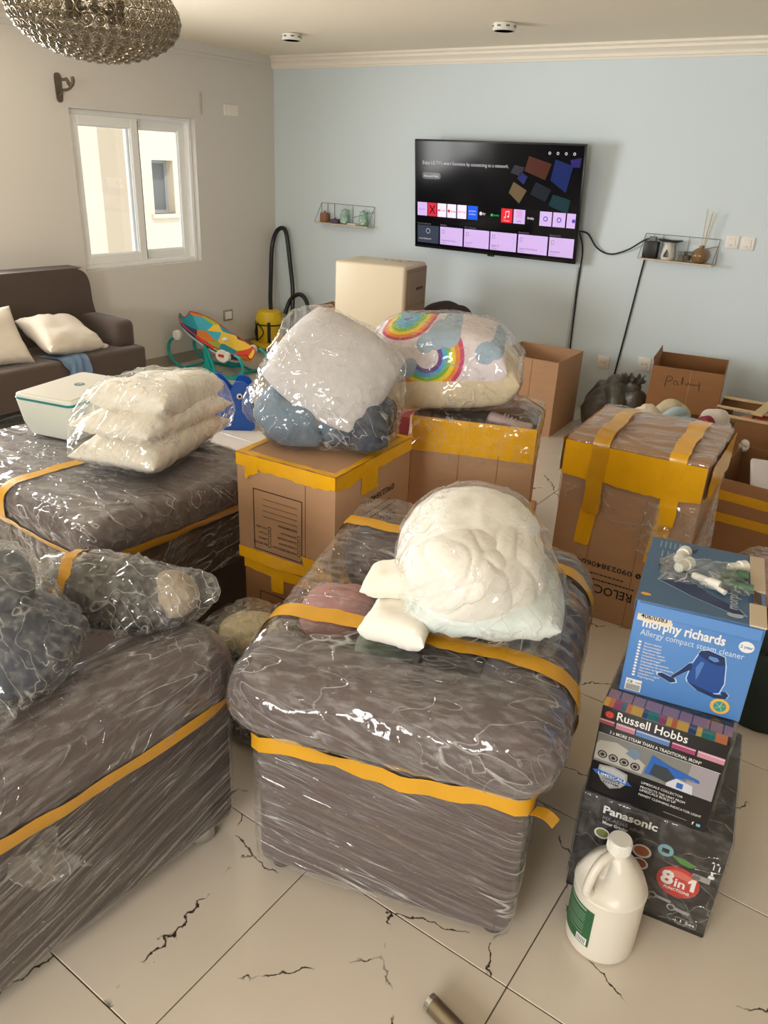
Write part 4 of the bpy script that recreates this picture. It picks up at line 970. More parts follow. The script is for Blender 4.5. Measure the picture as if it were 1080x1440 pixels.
part('clear_sleeve', wrap(rbox(-.002, .02, .0, RW+.004, RD+.002, RH_+.001, .004, 2)[0], 40, .002, .002, 122, 20, zcut=.006, rag=0), film('sleeve_film', .015), rh, sharp=0)

MW, MD, MH = .282, .375, .262
m_mrb = mat('bright_blue_card', (84, 134, 198), .35, var=.04, vs_=3)
m_mrt = mat('dull_blue_card', (72, 104, 138), .45, var=.08, vs_=4)
mr = appliance_box('steam_cleaner_box', 'blue steam cleaner box on top of the appliance stack', (-.392, 1.662, .6145), R(12), MW, MD, MH, m_mrb)
f = Face(mr, (0, 0, 0), (1, 0, 0), (0, 0, 1))
f.text('morphy richards', .022, .196, .036, m_wht, bold=.028, width=.185)
f.text('Allergy compact steam cleaner', .022, .172, .023, mat('print_pale_blue', (200, 216, 232), .5), width=.232)
f.rect('sticker', .008, .211, .086, .248, mat('cream_sticker', (222, 212, 192), .6), .0018); f.text('406/0383', .016, .219, .019, m_blk, lift=.0024, bold=.015, width=.060); f.poly('small_print', [[(.014+.008*q, .240), (.020+.008*q, .240), (.020+.008*q, .2435), (.014+.008*q, .2435)] for q in range(7)], m_blk, .0022)
f.disc('guarantee_badge', .253, .206, .0165, m_wht, ry=.015); f.text('2 year', .240, .2025, .0115, m_mrb, lift=.0014, bold=.02, width=.027)
rows = ['Steam cleaner', 'Stoomreiniger', 'Dampfreiniger', 'Nettoyeur vapeur', 'Limpiadora a vapor', 'Dampstøvsuger', 'Angrengøringsmaskine', 'Urządzenie do czyszczenia', 'Aparelho de limpeza', 'Höyrypesuri', 'Limpador a vapor', 'Ångrengöring']
for k, t in enumerate(rows):
    f.disc('language_mark', .026, .152-.0088*k, .0038, m_wht, ry=.003, n=12); f.text(t, .036, .1495-.0088*k, .0072, m_wht, bold=.01)
f.rect('barcode_label', .012, .008, .050, .042, m_wht); f.text('CE', .0155, .030, .011, m_blk, lift=.0014, bold=.02); f.text('70495', .034, .031, .007, m_blk, lift=.0014)
f.poly('barcode', [[(.015+.0028*k, .010), (.0164+.0028*k, .010), (.0164+.0028*k, .027), (.015+.0028*k, .027)] for k in range(12)], m_blk, .0014)
m_nv = mat('print_navy', (24, 46, 92), .4); m_nv2 = mat('print_blue_body', (34, 74, 146), .35); m_glow = mat('print_halo', (190, 214, 236), .5)
halo = lambda P, k, c: [(c[0]+(x-c[0])*k, c[1]+(y_-c[1])*k) for x, y_ in P]
body_ = [(.162, .165), (.178, .172), (.215, .164), (.222, .140), (.228, .095), (.222, .066), (.205, .060), (.175, .066), (.150, .076), (.146, .085), (.150, .125)]
base_ = [(.148, .076), (.175, .058), (.215, .049), (.240, .054), (.244, .066), (.236, .074), (.226, .072), (.23, .062), (.215, .060), (.18, .068)]
hose_ = [(.150, .130), (.143, .126), (.128, .102), (.110, .078), (.117, .075), (.135, .095), (.152, .112)]
head_ = [(.080, .078), (.090, .082), (.120, .074), (.124, .066), (.113, .060), (.082, .072)]
for nm, P, k in (('printed_halo', body_, 1.06), ('printed_halo', base_, 1.05), ('printed_halo', hose_, 1.12), ('printed_halo', head_, 1.18)):
    f.poly(nm, halo(P, k, (sum(p[0] for p in P)/len(P), sum(p[1] for p in P)/len(P))), m_glow, .0008)
f.poly('printed_cleaner', body_, m_nv2, .0013); f.poly('printed_base', base_, m_nv, .0016); f.poly('printed_hose', hose_, m_nv, .0015); f.poly('printed_head', head_, m_nv, .0016)
f.poly('printed_handle', [(.158, .158), (.162, .168), (.178, .174), (.215, .166), (.221, .145), (.208, .140), (.190, .142), (.172, .150)], m_nv, .0017); f.poly('handle_gap', [(.182, .160), (.200, .160), (.206, .152), (.196, .147), (.182, .153)], m_mrb, .0021)
f.poly('printed_shine', [(.160, .12), (.168, .14), (.176, .138), (.170, .10), (.166, .085)], mat('print_mid_blue', (78, 120, 184), .35), .0017)
f.disc('yellow_badge', .232, .030, .0215, mat('print_amber', (226, 174, 70), .5)); f.disc('green_badge', .232, .030, .0145, mat('print_teal', (62, 140, 140), .5), .0014)
f.poly('badge_mark', [[(.232-.0007, .030), (.232+.0007, .030), (.232+.013*math.cos(a)+.0007, .030+.013*math.sin(a)), (.232+.013*math.cos(a)-.0007, .030+.013*math.sin(a))] for a in (.4, 1.3, 2.5, 3.8, 5.2)], mat('print_lime', (190, 220, 120), .5), .0018)
# lid: overlapping top flap, open at the right where the pale board shows
lidp = part('lid', [rbox(-.003, -.004, MH, MW-.035, MD+.002, MH+.004, .002, 1), rbox(-.004, -.002, MH-.03, -.0015, MD*.7, MH+.003, .001, 1)], m_mrt, mr)
part('lid_edge', [rbox(MW-.036, -.004, MH, MW+.002, MD*.28, MH+.005, .002, 1), rbox(MW-.034, MD*.46, MH, MW+.002, MD+.002, MH+.005, .002, 1)], m_card, mr)
part('lid_tear', xf(rbox(-.012, -.03, 0, .012, .03, .004, .001, 1), (MW-.018, MD*.36, MH+.001), ry=.5), mat('brown_torn_card', (96, 76, 58), .8), mr)
part('front_lip', xf(rbox(0, -.0015, -.028, MW-.01, .0015, .0, .001, 1), (.005, -.003, MH-.002), rx=R(-9)), m_mrb, mr)
ft = Face(mr, (0, 0, MH+.0045), (1, 0, 0), (0, 1, 0))
ft.text('morphy richards', MW-.062, .05, .036, mat('print_dull_white', (170, 182, 194), .5), rot=R(90), bold=.02, width=.22)
ft.text('Al', .12, .345, .055, m_nv, rot=R(180))
for k in range(7): ft.rect('printed_tool', .022+.012*k, .315, .026+.012*k, .355, mat('print_dull_blue', (140, 160, 182), .5))
for k in range(5): ft.rect('printed_tool', .030+.014*k, .255, .034+.014*k, .295, mat('print_dull_blue', (140, 160, 182)))
ft.poly('printed_brush', [(.028, .20), (.040, .235), (.075, .225), (.068, .195)], m_blk); ft.poly('printed_wand', [(.066, .205), (.07, .211), (.115, .185), (.11, .178)], m_blk)
ft.poly('printed_halo', halo([(.040, .12), (.055, .165), (.10, .16), (.16, .10), (.22, .06), (.235, .035), (.21, .03), (.12, .07)], 1.08, (.13, .1)), mat('print_dull_blue', (140, 160, 182)), .0006)
ft.poly('printed_cleaner', [(.040, .12), (.055, .165), (.10, .16), (.16, .10), (.22, .06), (.235, .035), (.21, .03), (.12, .07)], m_nv, .0011)
ft.disc('guarantee_badge', .215, .012+.012, .018, mat('print_dull_white', (170, 182, 194)), ry=.011); ft.disc('yellow_badge', .004+.012, .03, .012, mat('print_amber', (226, 174, 70)), ry=.007)

# small clear bag of white and green fittings on the blue box
sb = thing('fittings_bag', 'small clear bag of white and green plastic fittings on the blue box', 'bag', (-.305, 1.865, .884), R(20))
m_gr = mat('dull_green_plastic', (74, 104, 82), .5); gs = []
for k, (x, y_, l, rzz, mm, r_) in enumerate(((-.05, .035, .06, 1.2, m_white, .014), (-.055, -.01, .055, .9, m_white, .013), (-.02, -.025, .07, -.5, m_white, .009), (.05, .0, .06, .1, m_gr, .012), (.07, .03, .05, .5, m_white, .014), (.03, -.03, .09, -.2, m_gr, .008), (.02, -.045, .05, -.9, m_white, .005))):
    gs.append(part('fitting', xf(lathe([(r_*.7, 0), (r_, .004), (r_, l*.6), (r_*1.25, l*.62), (r_*1.25, l), (r_*.9, l)], 14), (x, y_, r_*1.25+.002), ry=R(90), rz=rzz), mm, sb))
part('bag_film', wrap([(-.10, -.05, 0), (.11, -.06, 0), (.10, .065, 0), (-.09, .07, 0), (-.07, .03, .034), (-.06, -.02, .032), (.07, .02, .032), (.04, -.03, .024), (.12, -.065, .004)], 36, .002, .004, 123, 60), f_dim, sb, sharp=0)

# gallon jug
jg = thing('gallon_jug', 'white plastic gallon jug with a green label on the tiles', 'jug', (-.272, 1.478, 0), R(0))
pr = [(.0, .004), (.070, .0), (.082, .006), (.086, .018), (.087, .10), (.087, .185), (.0885, .19), (.0885, .197), (.085, .203), (.080, .218), (.066, .246), (.048, .270), (.033, .288), (.027, .297), (.026, .312)]
pr = [pr[0]]+[tuple(q[:2]) for q in cr([(a, 0, b) for a, b in pr[1:]], 4) for q in [(q[0], q[2])]]
V, F = lathe(pr, 48)
ha = R(-114)                                   # the side the grip is on
ang = np.arctan2(V[:, 1], V[:, 0]); da = np.abs((ang-ha+math.pi) % (2*math.pi)-math.pi)
k = np.clip(1-da/R(52), 0, 1)**.6*np.clip((V[:, 2]-.195)/.03, 0, 1)*np.clip((.302-V[:, 2])/.03, 0, 1)
V[:, :2] *= (1-.62*k)[:, None]
m_jug = mat('white_hdpe', (222, 216, 204), .38, spec=.5, bump=.03, bs=30)
part('jug_body', (V, F), m_jug, jg, sharp=50)
hx, hy = math.cos(ha), math.sin(ha)
part('handle', tube(cr([(hx*r_, hy*r_, z) for r_, z in ((.022, .298), (.050, .294), (.072, .272), (.084, .240), (.086, .212), (.070, .196))], 5), [.012]*5+[.0115]*16+[.013]*5, 12), m_jug, jg)
part('cap', [lathe([(.027, .306), (.0285, .308), (.0285, .336), (.026, .341), (0, .341)], 28)]+[xf(box(-.0008, -.0008, .309, .0008, .0008, .335), (.0285*math.cos(a), .0285*math.sin(a), 0)) for a in np.linspace(0, 6.28, 36)[:-1]], m_white, jg)
def lab(a0, a1, z0, z1, r_, n=14): return grid(lambda u, v: (r_*math.cos(R(a0+(a1-a0)*u)), r_*math.sin(R(a0+(a1-a0)*u)), z0+(z1-z0)*v), n, 2)
lb_ = part('label', lab(-186, -92, .045, .165, .0875), mat('green_label', (40, 92, 58), .5, var=.15, vs_=20), jg)
for z in (.155, .142, .134, .126, .118, .106, .098, .090, .078): part('label_line', lab(-182, -106, z, z+(.006 if z > .15 else .002), .0878), mat('label_print', (140, 170, 140), .6), lb_)
part('barcode_patch', lab(-116, -96, .048, .070, .0878, 6), m_wht, lb_)
for q in range(6): part('barcode', lab(-114+2.8*q, -112.8+2.8*q, .051, .066, .0881, 1), m_blk, lb_)

# vacuum tube lying in the foreground, and things on the floor at the right edge
vt = thing('vacuum_tube', 'brushed metal vacuum tube lying on the tiles', 'tube', (-.525, 1.055, .0215), R(-12))
n_ = 20
V = []; F = []
def pipe(r0, r1, x0, x1):
    V = [(x, r_*math.cos(2*math.pi*j/n_), r_*math.sin(2*math.pi*j/n_)) for x, r_ in ((x0, r1), (x0, r0), (x1, r0), (x1, r1)) for j in range(n_)]
    return V_(V), [(i*n_+j, i*n_+(j+1) % n_, ((i+1) % 4)*n_+(j+1) % n_, ((i+1) % 4)*n_+j) for i in range(4) for j in range(n_)]
part('tube_wall', pipe(.021, .0185, 0, .75), mat('brushed_steel', (150, 138, 116), .3, metal=1), vt)
part('end_ring', pipe(.0214, .0205, .0, .012), m_chrome, vt)
rc_ = thing('red_bundle', 'red and blush cloth bundle in a torn bag behind the blue box', 'cloth', (-.20, 3.32, 0), .2)
part('blush_cloth', lump(.50, .42, .36, 22, 131, .02), mat('blush_cloth', (200, 160, 160), .9, var=.2, vs_=7), rc_)
part('red_cloth', xf(lump(.26, .30, .14, 18, 132, .016), (.16, .05, .27)), mat('red_cloth', (170, 30, 40), .9, var=.1), rc_)
part('bag_film', wrap(lump(.52, .44, .37, 14, 133, 0)[0], 40, .004, .012, 134, 18), f_dim, rc_, sharp=0)
dg = thing('dark_bag', 'dark green cloth bag on the floor behind the appliance boxes', 'bag', (-.11, 2.74, 0), .3)
part('bag_body', lump(.40, .36, .44, 22, 135, .02), mat('dark_green_canvas', (34, 46, 40), .9, var=.2, vs_=8), dg)
part('bag_handle', tube(cr([(-.08, -.02, .42), (-.07, -.04, .52), (.04, -.04, .53), (.07, -.02, .42)], 6), .010, 8), mat('dark_strap', (26, 30, 30), .8), dg)

# ------------------------------------------------------------------ printer on the footstool
pt = thing('printer', 'white and teal inkjet printer standing on the wrapped footstool', 'printer', (-2.875, 1.885, .703), R(103.5))
m_pw = mat('printer_white', (222, 224, 212), .4); m_teal = mat('printer_teal', (36, 130, 130), .4)
def tapered(w0, d0, w1, d1, z0, z1, r_=.03):
    def ring(w, d, z): return [(sx*(w/2-r_)+r_*math.cos(a), sy*(d/2-r_)+r_*math.sin(a), z) for sx, sy, a0 in ((1, 1, 0), (-1, 1, 90), (-1, -1, 180), (1, -1, 270)) for a in [R(a0+15*i) for i in range(7)]]
    rs = [ring(w0, d0, z0), ring(w0+(w1-w0)*.6, d0+(d1-d0)*.6, z0+(z1-z0)*.35), ring(w1, d1, z1-.004), ring(w1-.006, d1-.006, z1)]; k = 28
    return V_(sum(rs, [])), [(i*k+j, i*k+(j+1) % k, (i+1)*k+(j+1) % k, (i+1)*k+j) for i in range(3) for j in range(k)]+[tuple(range(k-1, -1, -1)), tuple(3*k+j for j in range(k))]
part('printer_body', tapered(.38, .24, .44, .30, 0, .150), m_pw, pt)
part('trim_band', tapered(.442, .302, .444, .304, .150, .160), m_teal, pt)
ld = part('scanner_lid', xf(tapered(.40, .29, .40, .285, 0, .014, .025), (-.022, 0, .160)), m_pw, pt)
part('lid_panel', xf(tapered(.385, .272, .38, .268, 0, .003, .022), (-.022, 0, .1738)), mat('lid_panel_grey', (206, 202, 192), .5), pt)
part('paper_tray', rbox(-.10, -.153, .02, .20, -.138, .135, .004, 1), m_white, pt)
part('blue_sticker', box(-.165, -.1475, .055, -.150, -.1465, .115), mat('pale_blue_sticker', (180, 200, 230), .4), pt)
fl_ = Face(pt, (0, 0, .1772), (1, 0, 0), (0, 1, 0))
fl_.disc('logo_disc', .0, .0, .022, mat('logo_slate', (86, 112, 128), .5)); fl_.text('hp', -.0125, -.006, .026, mat('lid_panel_grey', (206, 202, 192)), shear=.3, bold=.01, lift=.0014)
tag(part('power_cable', tube(cr([(-3.02, 1.98, .712), (-3.10, 1.86, .706), (-3.18, 1.72, .70), (-3.24, 1.52, .62), (-3.25, 1.45, .45)], 8), .006, 8), m_black), 'black cable trailing off the footstool beside the printer', 'cable')

# ------------------------------------------------------------------ sofa against the left wall
sf = thing('sofa', 'dark brown high-backed sofa against the white wall', 'sofa', (-5.215, 2.85, 0), 0)
m_sofa = mat('chocolate_upholstery', (74, 60, 52), .9, var=.05, vs_=25, bump=.12, bs=300, sheen=.2)
part('seat', seat_soft(rbox(-.25, -1.0, .15, .36, .94, .43, .03, 4, 2), .004, 3), m_sofa, sf)
def back_prof(): # side-to-side outline in (y, z): flat top, rounded shoulder flowing down to the arm
    return [(-1.0, .15), (.93, .15), (.93, .50), (.90, .60), (.885, .70), (.885, .84), (.86, .91), (.80, .945), (.70, .955), (-.9, .955), (-1.0, .93)]
bp_ = cr([(a, b, 0) for a, b in back_prof()], 3, True); V, F = prism([(q[0], q[1]) for q in bp_], -.095, .095)
V = np.stack([V[:, 2]-.25+(.55-V[:, 1])*.10, V[:, 0], V[:, 1]], 1); F = [tuple(reversed(q)) for q in F]
part('backrest', (V, F), m_sofa, sf, sharp=50)
part('arm', seat_soft(rbox(-.30, .76, .40, .27, .93, .62, .05, 4, 2), .004, 4), m_sofa, sf)
m_leg = mat('dark_wood', (62, 42, 32), .5)
for x, y_ in ((.31, .88), (-.24, .88), (.31, -.92), (-.24, -.92)): part('leg', xf(lathe([(.022, 0), (.034, .152)], 4), (x, y_, 0), rz=R(45)), m_leg, sf)
m_cush = mat('off_white_cushion', (206, 196, 182), .9, var=.04, vs_=12, bump=.2, bs=20)
def cush(label, loc, rot, s, w=.44, d=.40, t=.15):
    o = tag(part('cushion', cushion(w, d, t, 26, s, .012, .09), m_cush, None, loc=loc), label, 'cushion', 'off-white sofa cushions'); o.rotation_euler = rot
cush('off-white cushion lying on the sofa over the blue cloth', (-5.08, 3.23, .566), (R(-4), R(24), .05), 141, .40, .46, .17)
cush('off-white cushion propped against the back of the sofa', (-5.12, 2.73, .60), (R(0), R(52), -.1), 142, .44, .44, .16)
def jean(u, v):
    s = u*.46; n_ = .003+(.003*(1+math.sin(v*9+u*7))+.011*(1+math.sin(v*19+u*5+math.sin(u*9)))*min(1, max(0, u-.18)*3))*.8           # distance along the cloth and its puckering
    y_ = 3.15+.07*u+(v-.5)*(.27-.15*u)+.008*math.sin(u*14+v*6)
    flat, bend = .14, .055                                                                # on the seat, round its rolled edge, then hanging
    if s < flat: return (-5.03+s, y_, .437+n_)
    r_ = .035; a = min(1, (s-flat)/bend)*math.pi/2
    x, z = -4.89+(r_+n_)*math.sin(a), .437-r_+(r_+n_)*math.cos(a)
    return (x, y_, z-max(0, s-flat-bend)*(.55+.4*v))
tag(part('blue_cloth', sheet(jean, 40, 16, .003), mat('denim_blue_cloth', (104, 128, 156), .9, var=.1, vs_=15), None), 'crumpled denim blue cloth hanging over the sofa seat', 'cloth')
tag(part('napkin', xf(lump(.10, .09, .03, 14, 144, .006, 40), (0, 0, 0)), m_cush, None, loc=(-5.02, 3.525, .430)), 'small crumpled pale cloth by the sofa arm', 'cloth')

# ------------------------------------------------------------------ baby rocker, whale stool, vacuum cleaner
def patchwork():
    m, nt, out = newmat('jungle_print'); L = nt.links.new
    p = N(nt, 'ShaderNodeBsdfPrincipled', i_Roughness=.8); L(p.outputs[0], out.inputs[0]); tc = N(nt, 'ShaderNodeTexCoord')
    v = N(nt, 'ShaderNodeTexVoronoi', i_Scale=6.5); L(tc.outputs['Object'], v.inputs['Vector'])
    s_ = N(nt, 'ShaderNodeSeparateColor'); L(v.outputs['Color'], s_.inputs[0])
    rp = N(nt, 'ShaderNodeValToRGB'); rp.color_ramp.interpolation = 'CONSTANT'
    cols = [(38, 56, 92), (40, 150, 170), (232, 128, 44), (244, 204, 70), (170, 190, 60), (70, 180, 200), (222, 70, 50), (30, 110, 130)]
    while len(rp.color_ramp.elements) < 8: rp.color_ramp.elements.new(.5)
    for e, (k, c) in zip(rp.color_ramp.elements, enumerate(cols)): e.position = k/8; e.color = srgb(*c)
    L(s_.outputs[0], rp.inputs[0]); L(rp.outputs[0], p.inputs['Base Color']); return m
rk = thing('baby_rocker', 'baby rocker with a jungle print seat and turquoise rails', 'baby rocker', (-5.16, 4.80, 0), R(-84))
m_turq = mat('turquoise_plastic', (26, 164, 160), .4)
for s in (.17, -.17):
    fr = part('rocker_rail', tube(cr([(s, -.30, .30), (s, -.40, .24), (s, -.42, .13), (s, -.33, .04), (s, -.18, .013), (s, .0, .013), (s, .10, .04), (s, .06, .16), (s, .0, .28)], 6), .014, 8), m_turq, rk)
    part('rocker_rail', tube(cr([(s, .06, .06), (s, .22, .013), (s, .34, .02), (s, .42, .09), (s, .40, .19), (s, .34, .22)], 6), .014, 8), m_turq, rk)
    part('rail_plate', xf(prism([(-.06, .012), (.14, .012), (.08, .06), (.04, .16), (.02, .24), (-.01, .24), (.01, .12)], -.01, .01), (s, 0, 0), rz=R(90), rx=R(90)), m_turq, rk)
    part('hub', xf(cyl(.045, -.02, .02, 20, .006), (s*1.08, -.29, .31), ry=R(90)), m_white, rk)
    part('hub', xf(cyl(.040, -.02, .02, 20, .006), (s*1.08, .26, .20), ry=R(90)), m_white, rk)
part('cross_bar', tube([(-.17, -.25, .02), (.17, -.25, .02)], .012, 8), m_turq, rk); part('cross_bar', tube([(-.17, .30, .02), (.17, .30, .02)], .012, 8), m_turq, rk)
def seatfn(u, v):
    yy = -.36+.74*u; zz = .18+.27*(1-u)**1.35; e = abs(v*2-1); w = .20*max(.30, math.sqrt(max(0, 1-(2*u-1)**4)))*(1-.2*max(0, u-.5))
    return ((v*2-1)*w, yy, zz+.025*e**3-.02*(1-e))
sp_ = part('seat_pad', sheet(seatfn, 24, 14, .022), patchwork(), rk)
part('pad_piping', tube([seatfn(i/24, 0) for i in range(25)]+[seatfn(1, j/14) for j in range(1, 15)]+[seatfn(1-i/24, 1) for i in range(1, 25)]+[seatfn(0, 1-j/14) for j in range(1, 14)], .005, 6, True), mat('red_piping', (190, 50, 60), .7), sp_)
part('seat_shell', sheet(lambda u, v: tuple(np.array(seatfn(.1+.75*u, .12+.76*v))-np.array([0, 0, .045])), 14, 8, .02), mat('pale_shell', (206, 212, 220), .6), rk)
part('buckle', xf(lump(.06, .07, .04, 12, 145, .004), (0, .10, .28)), m_white, rk)
part('brand_plate', xf(lathe([(.0, -.012), (.05, -.012), (.055, 0), (.05, .012), (0, .012)], 20), (.19, .22, .20), ry=R(90), s=(1, 1.3, 1)), m_white, rk)
part('plate_mark', xf(box(-.002, -.03, -.012, .002, .03, .012), (.207, .22, .205)), m_redp, rk)

wh = thing('whale_stool', 'blue plastic whale-shaped stool on the floor beside the pillow bag', 'stool', (-3.90, 3.70, 0), R(38))
out_ = [(-.20, 0), (.20, 0), (.215, .12), (.19, .22), (.20, .34), (.16, .41), (.08, .42), (.05, .37), (.02, .33), (-.02, .37), (-.08, .43), (-.16, .42), (-.20, .36), (-.22, .24), (-.21, .1)]
wh.scale = (.82, .82, .84)
m_whale = mat('blue_plastic', (24, 84, 178), .35)
pp = [(q[0], q[1]) for q in cr([(a, b, 0) for a, b in out_], 4, True)]
for yy in (0, .22): part('side_panel', xf(prism(pp, 0, .03), (0, yy, 0), rx=R(90)), m_whale, wh)
part('seat_plate', rbox(-.17, -.02, .22, .17, .22, .25, .01, 2), m_whale, wh)
part('cross_bar', xf(cyl(.014, 0, .22, 14), (-.09, .21, .35), rx=R(90)), m_whale, wh)
ey = part('eye', xf(cyl(.024, 0, .003, 20), (.11, -.03, .30), rx=R(90)), m_wht, wh); part('pupil', xf(cyl(.013, 0, .002, 16), (.112, -.0335, .298), rx=R(90)), m_blk, ey)

vc = thing('vacuum_cleaner', 'yellow and black wet-and-dry vacuum cleaner with its hose against the wall', 'vacuum cleaner', (-5.40, 5.74, 0), R(-20))
m_yel = mat('vacuum_yellow', (222, 186, 32), .4)
part('chassis', rbox(-.15, -.15, .035, .15, .15, .085, .025, 3), m_yel, vc)
part('tank', lathe([(.115, .08), (.125, .10), (.13, .25), (.135, .27)], 28), m_yel, vc)
part('motor_head', lathe([(.138, .27), (.142, .285), (.138, .34), (.115, .39), (.06, .41), (0, .412)], 28), m_yel, vc)
part('seal_band', lathe([(.137, .262), (.141, .262), (.141, .275), (.137, .275)], 28), m_black, vc)
for a in (-100, -30): part('latch', xf(rbox(-.016, -.008, .10, .016, .012, .30, .004, 1), (.136*math.cos(R(a)), .136*math.sin(R(a)), 0), rz=R(a+90)), m_black, vc)
part('label_plate', xf(box(-.025, -.002, .29, .025, .002, .325), (.138*math.cos(R(-120)), .138*math.sin(R(-120)), 0), rz=R(-30)), m_greyp, vc)
for x, y_ in ((-.12, -.12), (.12, -.12), (-.12, .12), (.12, .12)): part('castor', xf(cyl(.022, -.012, .012, 14, .003), (x, y_, .022), ry=R(90)), m_black, vc)
part('flex', tube(cr([(.04, -.145, .29), (.0, -.16, .20), (.05, -.16, .13), (.10, -.12, .20), (.06, -.15, .28)], 6), .006, 6), m_black, vc)
Mi = (Matrix.Translation((-5.40, 5.74, 0)) @ Matrix.Rotation(R(-20), 4, 'Z')).inverted()
hp_ = [(-5.36, 5.72, .40), (-5.44, 5.80, .50), (-5.52, 5.90, .72), (-5.565, 5.97, .96), (-5.53, 5.99, 1.10), (-5.46, 6.0, 1.15), (-5.39, 5.99, 1.10), (-5.33, 5.97, .85), (-5.26, 5.93, .60), (-5.24, 5.90, .35), (-5.24, 5.88, .12)]
part('hose', tube([tuple(Mi @ Vector(p)) for p in cr(hp_, 8)], .021, 10), m_black, vc)
lp_ = [(-5.30, 5.86, .36), (-5.26, 5.90, .50), (-5.16, 5.92, .56), (-5.07, 5.92, .50), (-5.03, 5.90, .36), (-5.05, 5.88, .18), (-5.07, 5.86, .05)]
part('hose', tube([tuple(Mi @ Vector(p)) for p in cr(lp_, 8)], .021, 10), m_black, vc)

# ------------------------------------------------------------------ television
tv = thing('television', 'wide flat television showing its menu, tilted out from the blue wall', 'television', (-3.855, YB-.125, 1.13), 0)
tv.rotation_euler = (R(6.5), 0, R(.6))
TW, TH = 1.475, .845
m_bez = mat('gloss_black_bezel', (14, 14, 16), .25)
part('tv_back', rbox(.06, .008, .06, TW-.06, .06, TH-.1, .02, 2), m_black, tv)
part('bezel', [rbox(0, -.006, 0, TW, .016, TH, .004, 2)], m_bez, tv)
def em(name, rgb, k=1.0):
    return mat(name, rgb, .35, spec=.1, emit=k)
m_scr = mat('screen_black', (10, 10, 14), .12, spec=.14, emit=.35)
scr = part('screen', box(.012, -.0075, .022, TW-.012, -.006, TH-.012), m_scr, tv)
part('wall_bracket', [box(.55, .06, .30, .62, .10, .55), box(.85, .06, .30, .92, .10, .55), box(.5, .095, .34, .97, .115, .5)], m_black, tv)
part('stand_nub', rbox(TW/2-.03, -.004, -.014, TW/2+.03, .01, .002, .003, 1), m_black, tv)
sw_, sh_ = TW-.024, TH-.034
fs = Face(tv, (.012, -.0078, .022), (1, 0, 0), (0, 0, 1))
def U(u): return u*sw_
def Z(v): return (1-v)*sh_
lil = em('screen_lilac', (196, 170, 226), .55); dim = em('screen_slate', (52, 60, 76), .5); txw = em('screen_white', (205, 200, 210), .6); txd = em('screen_dark_text', (70, 56, 96), .3)
def srect(name, u0, v0, u1, v1, m, lift=.0004): return fs.rect(name, U(u0), Z(v1), U(u1), Z(v0), m, lift, scr)
def stext(t, u, v, size, m, lift=.0009, **kw): return fs.text(t, U(u), Z(v), size, m, lift, parent=scr, **kw)
r1 = [(.012, .078, lil), (.083, .142, em('screen_crimson', (196, 34, 60), .6)), (.148, .206, em('screen_pale', (226, 212, 236), .6)), (.213, .271, em('screen_pale', (0, 0, 0))), (.279, .338, em('screen_pale', (0, 0, 0))), (.347, .410, em('screen_blue', (24, 84, 214), .6)),
      (.557, .624, em('screen_red', (214, 34, 48), .6)), (.632, .700, lil), (.786, .855, lil), (.862, .932, lil), (.940, .988, lil)]
for a, b, m in r1: srect('app_tile', a, .575, b, .705, m)
stext('LG Channels', .020, .648, .014, txd, width=.062)
fs.poly('app_mark', [[(U(.092), Z(.68)), (U(.100), Z(.68)), (U(.134), Z(.60)), (U(.126), Z(.60))], [(U(.126), Z(.68)), (U(.134), Z(.68)), (U(.100), Z(.60)), (U(.092), Z(.60))]], em('screen_ink', (12, 8, 12), .1), .0008, scr)
rdx = em('screen_logo_red', (206, 30, 40), .5)
fs.disc('app_mark', U(.158), Z(.642), .010, rdx, .0008, .008, scr); stext('YouTube', .166, .650, .018, txd, width=.050)
fs.disc('app_mark', U(.224), Z(.642), .012, rdx, .0008, .012, scr); stext('Kids', .236, .652, .022, txd, width=.045)
stext('NETFLIX', .284, .650, .018, rdx, width=.072)
stext('prime', .355, .630, .020, txw, width=.062); stext('video', .355, .660, .020, txw, width=.062)
fs.disc('app_mark', U(.430), Z(.640), .013, txw, .0006, .014, scr); stext('tv', .441, .652, .034, txw, bold=.01)
fs.disc('app_mark', U(.499), Z(.645), .010, em('screen_green', (40, 190, 90), .5), .0006, None, scr); stext('Spotify', .509, .652, .020, em('screen_green', (0, 0, 0)), width=.05)
fs.poly('app_mark', [[(U(.582), Z(.66)), (U(.585), Z(.66)), (U(.585), Z(.60)), (U(.582), Z(.60))], [(U(.602), Z(.65)), (U(.605), Z(.65)), (U(.605), Z(.595)), (U(.602), Z(.595))], [(U(.582), Z(.61)), (U(.605), Z(.600)), (U(.605), Z(.592)), (U(.582), Z(.602))]], txw, .0008, scr)
fs.disc('app_mark', U(.579), Z(.658), .008, txw, .0008, .006, scr); fs.disc('app_mark', U(.599), Z(.648), .008, txw, .0008, .006, scr); stext('Music', .572, .692, .016, txw, width=.050)
for i in range(2):
    for j in range(2): fs.frame('app_mark', U(.651+.018*i), Z(.648-.035*j), U(.664+.018*i), Z(.623-.035*j), .002, rdx, .0008, scr)
stext('APPS', .652, .688, .014, txd, width=.04)
stext('Dolby', .715, .655, .022, txw, width=.055, bold=.02)
for u in (.820, .897): fs.disc('app_mark', U(u), Z(.640), .019, em('screen_violet', (90, 70, 170), .4), .0008, None, scr); fs.disc('app_mark', U(u), Z(.640), .012, lil, .0011, None, scr)
fs.disc('app_mark', U(.978), Z(.640), .014, em('screen_violet', (0, 0, 0)), .0008, None, scr)
r2 = [(.012, .158, dim, 'Home Dashboard', 'Home Dashboard'), (.168, .318, lil, 'Mobile', 'Connection Guide'), (.328, .488, lil, 'TV / Inputs', 'Live TV'), (.496, .658, lil, '', 'Apple TV'), (.668, .842, lil, 'Sound Out', 'Optical Out Device'), (.852, .992, lil, 'Remote PC', 'Remote PC')]
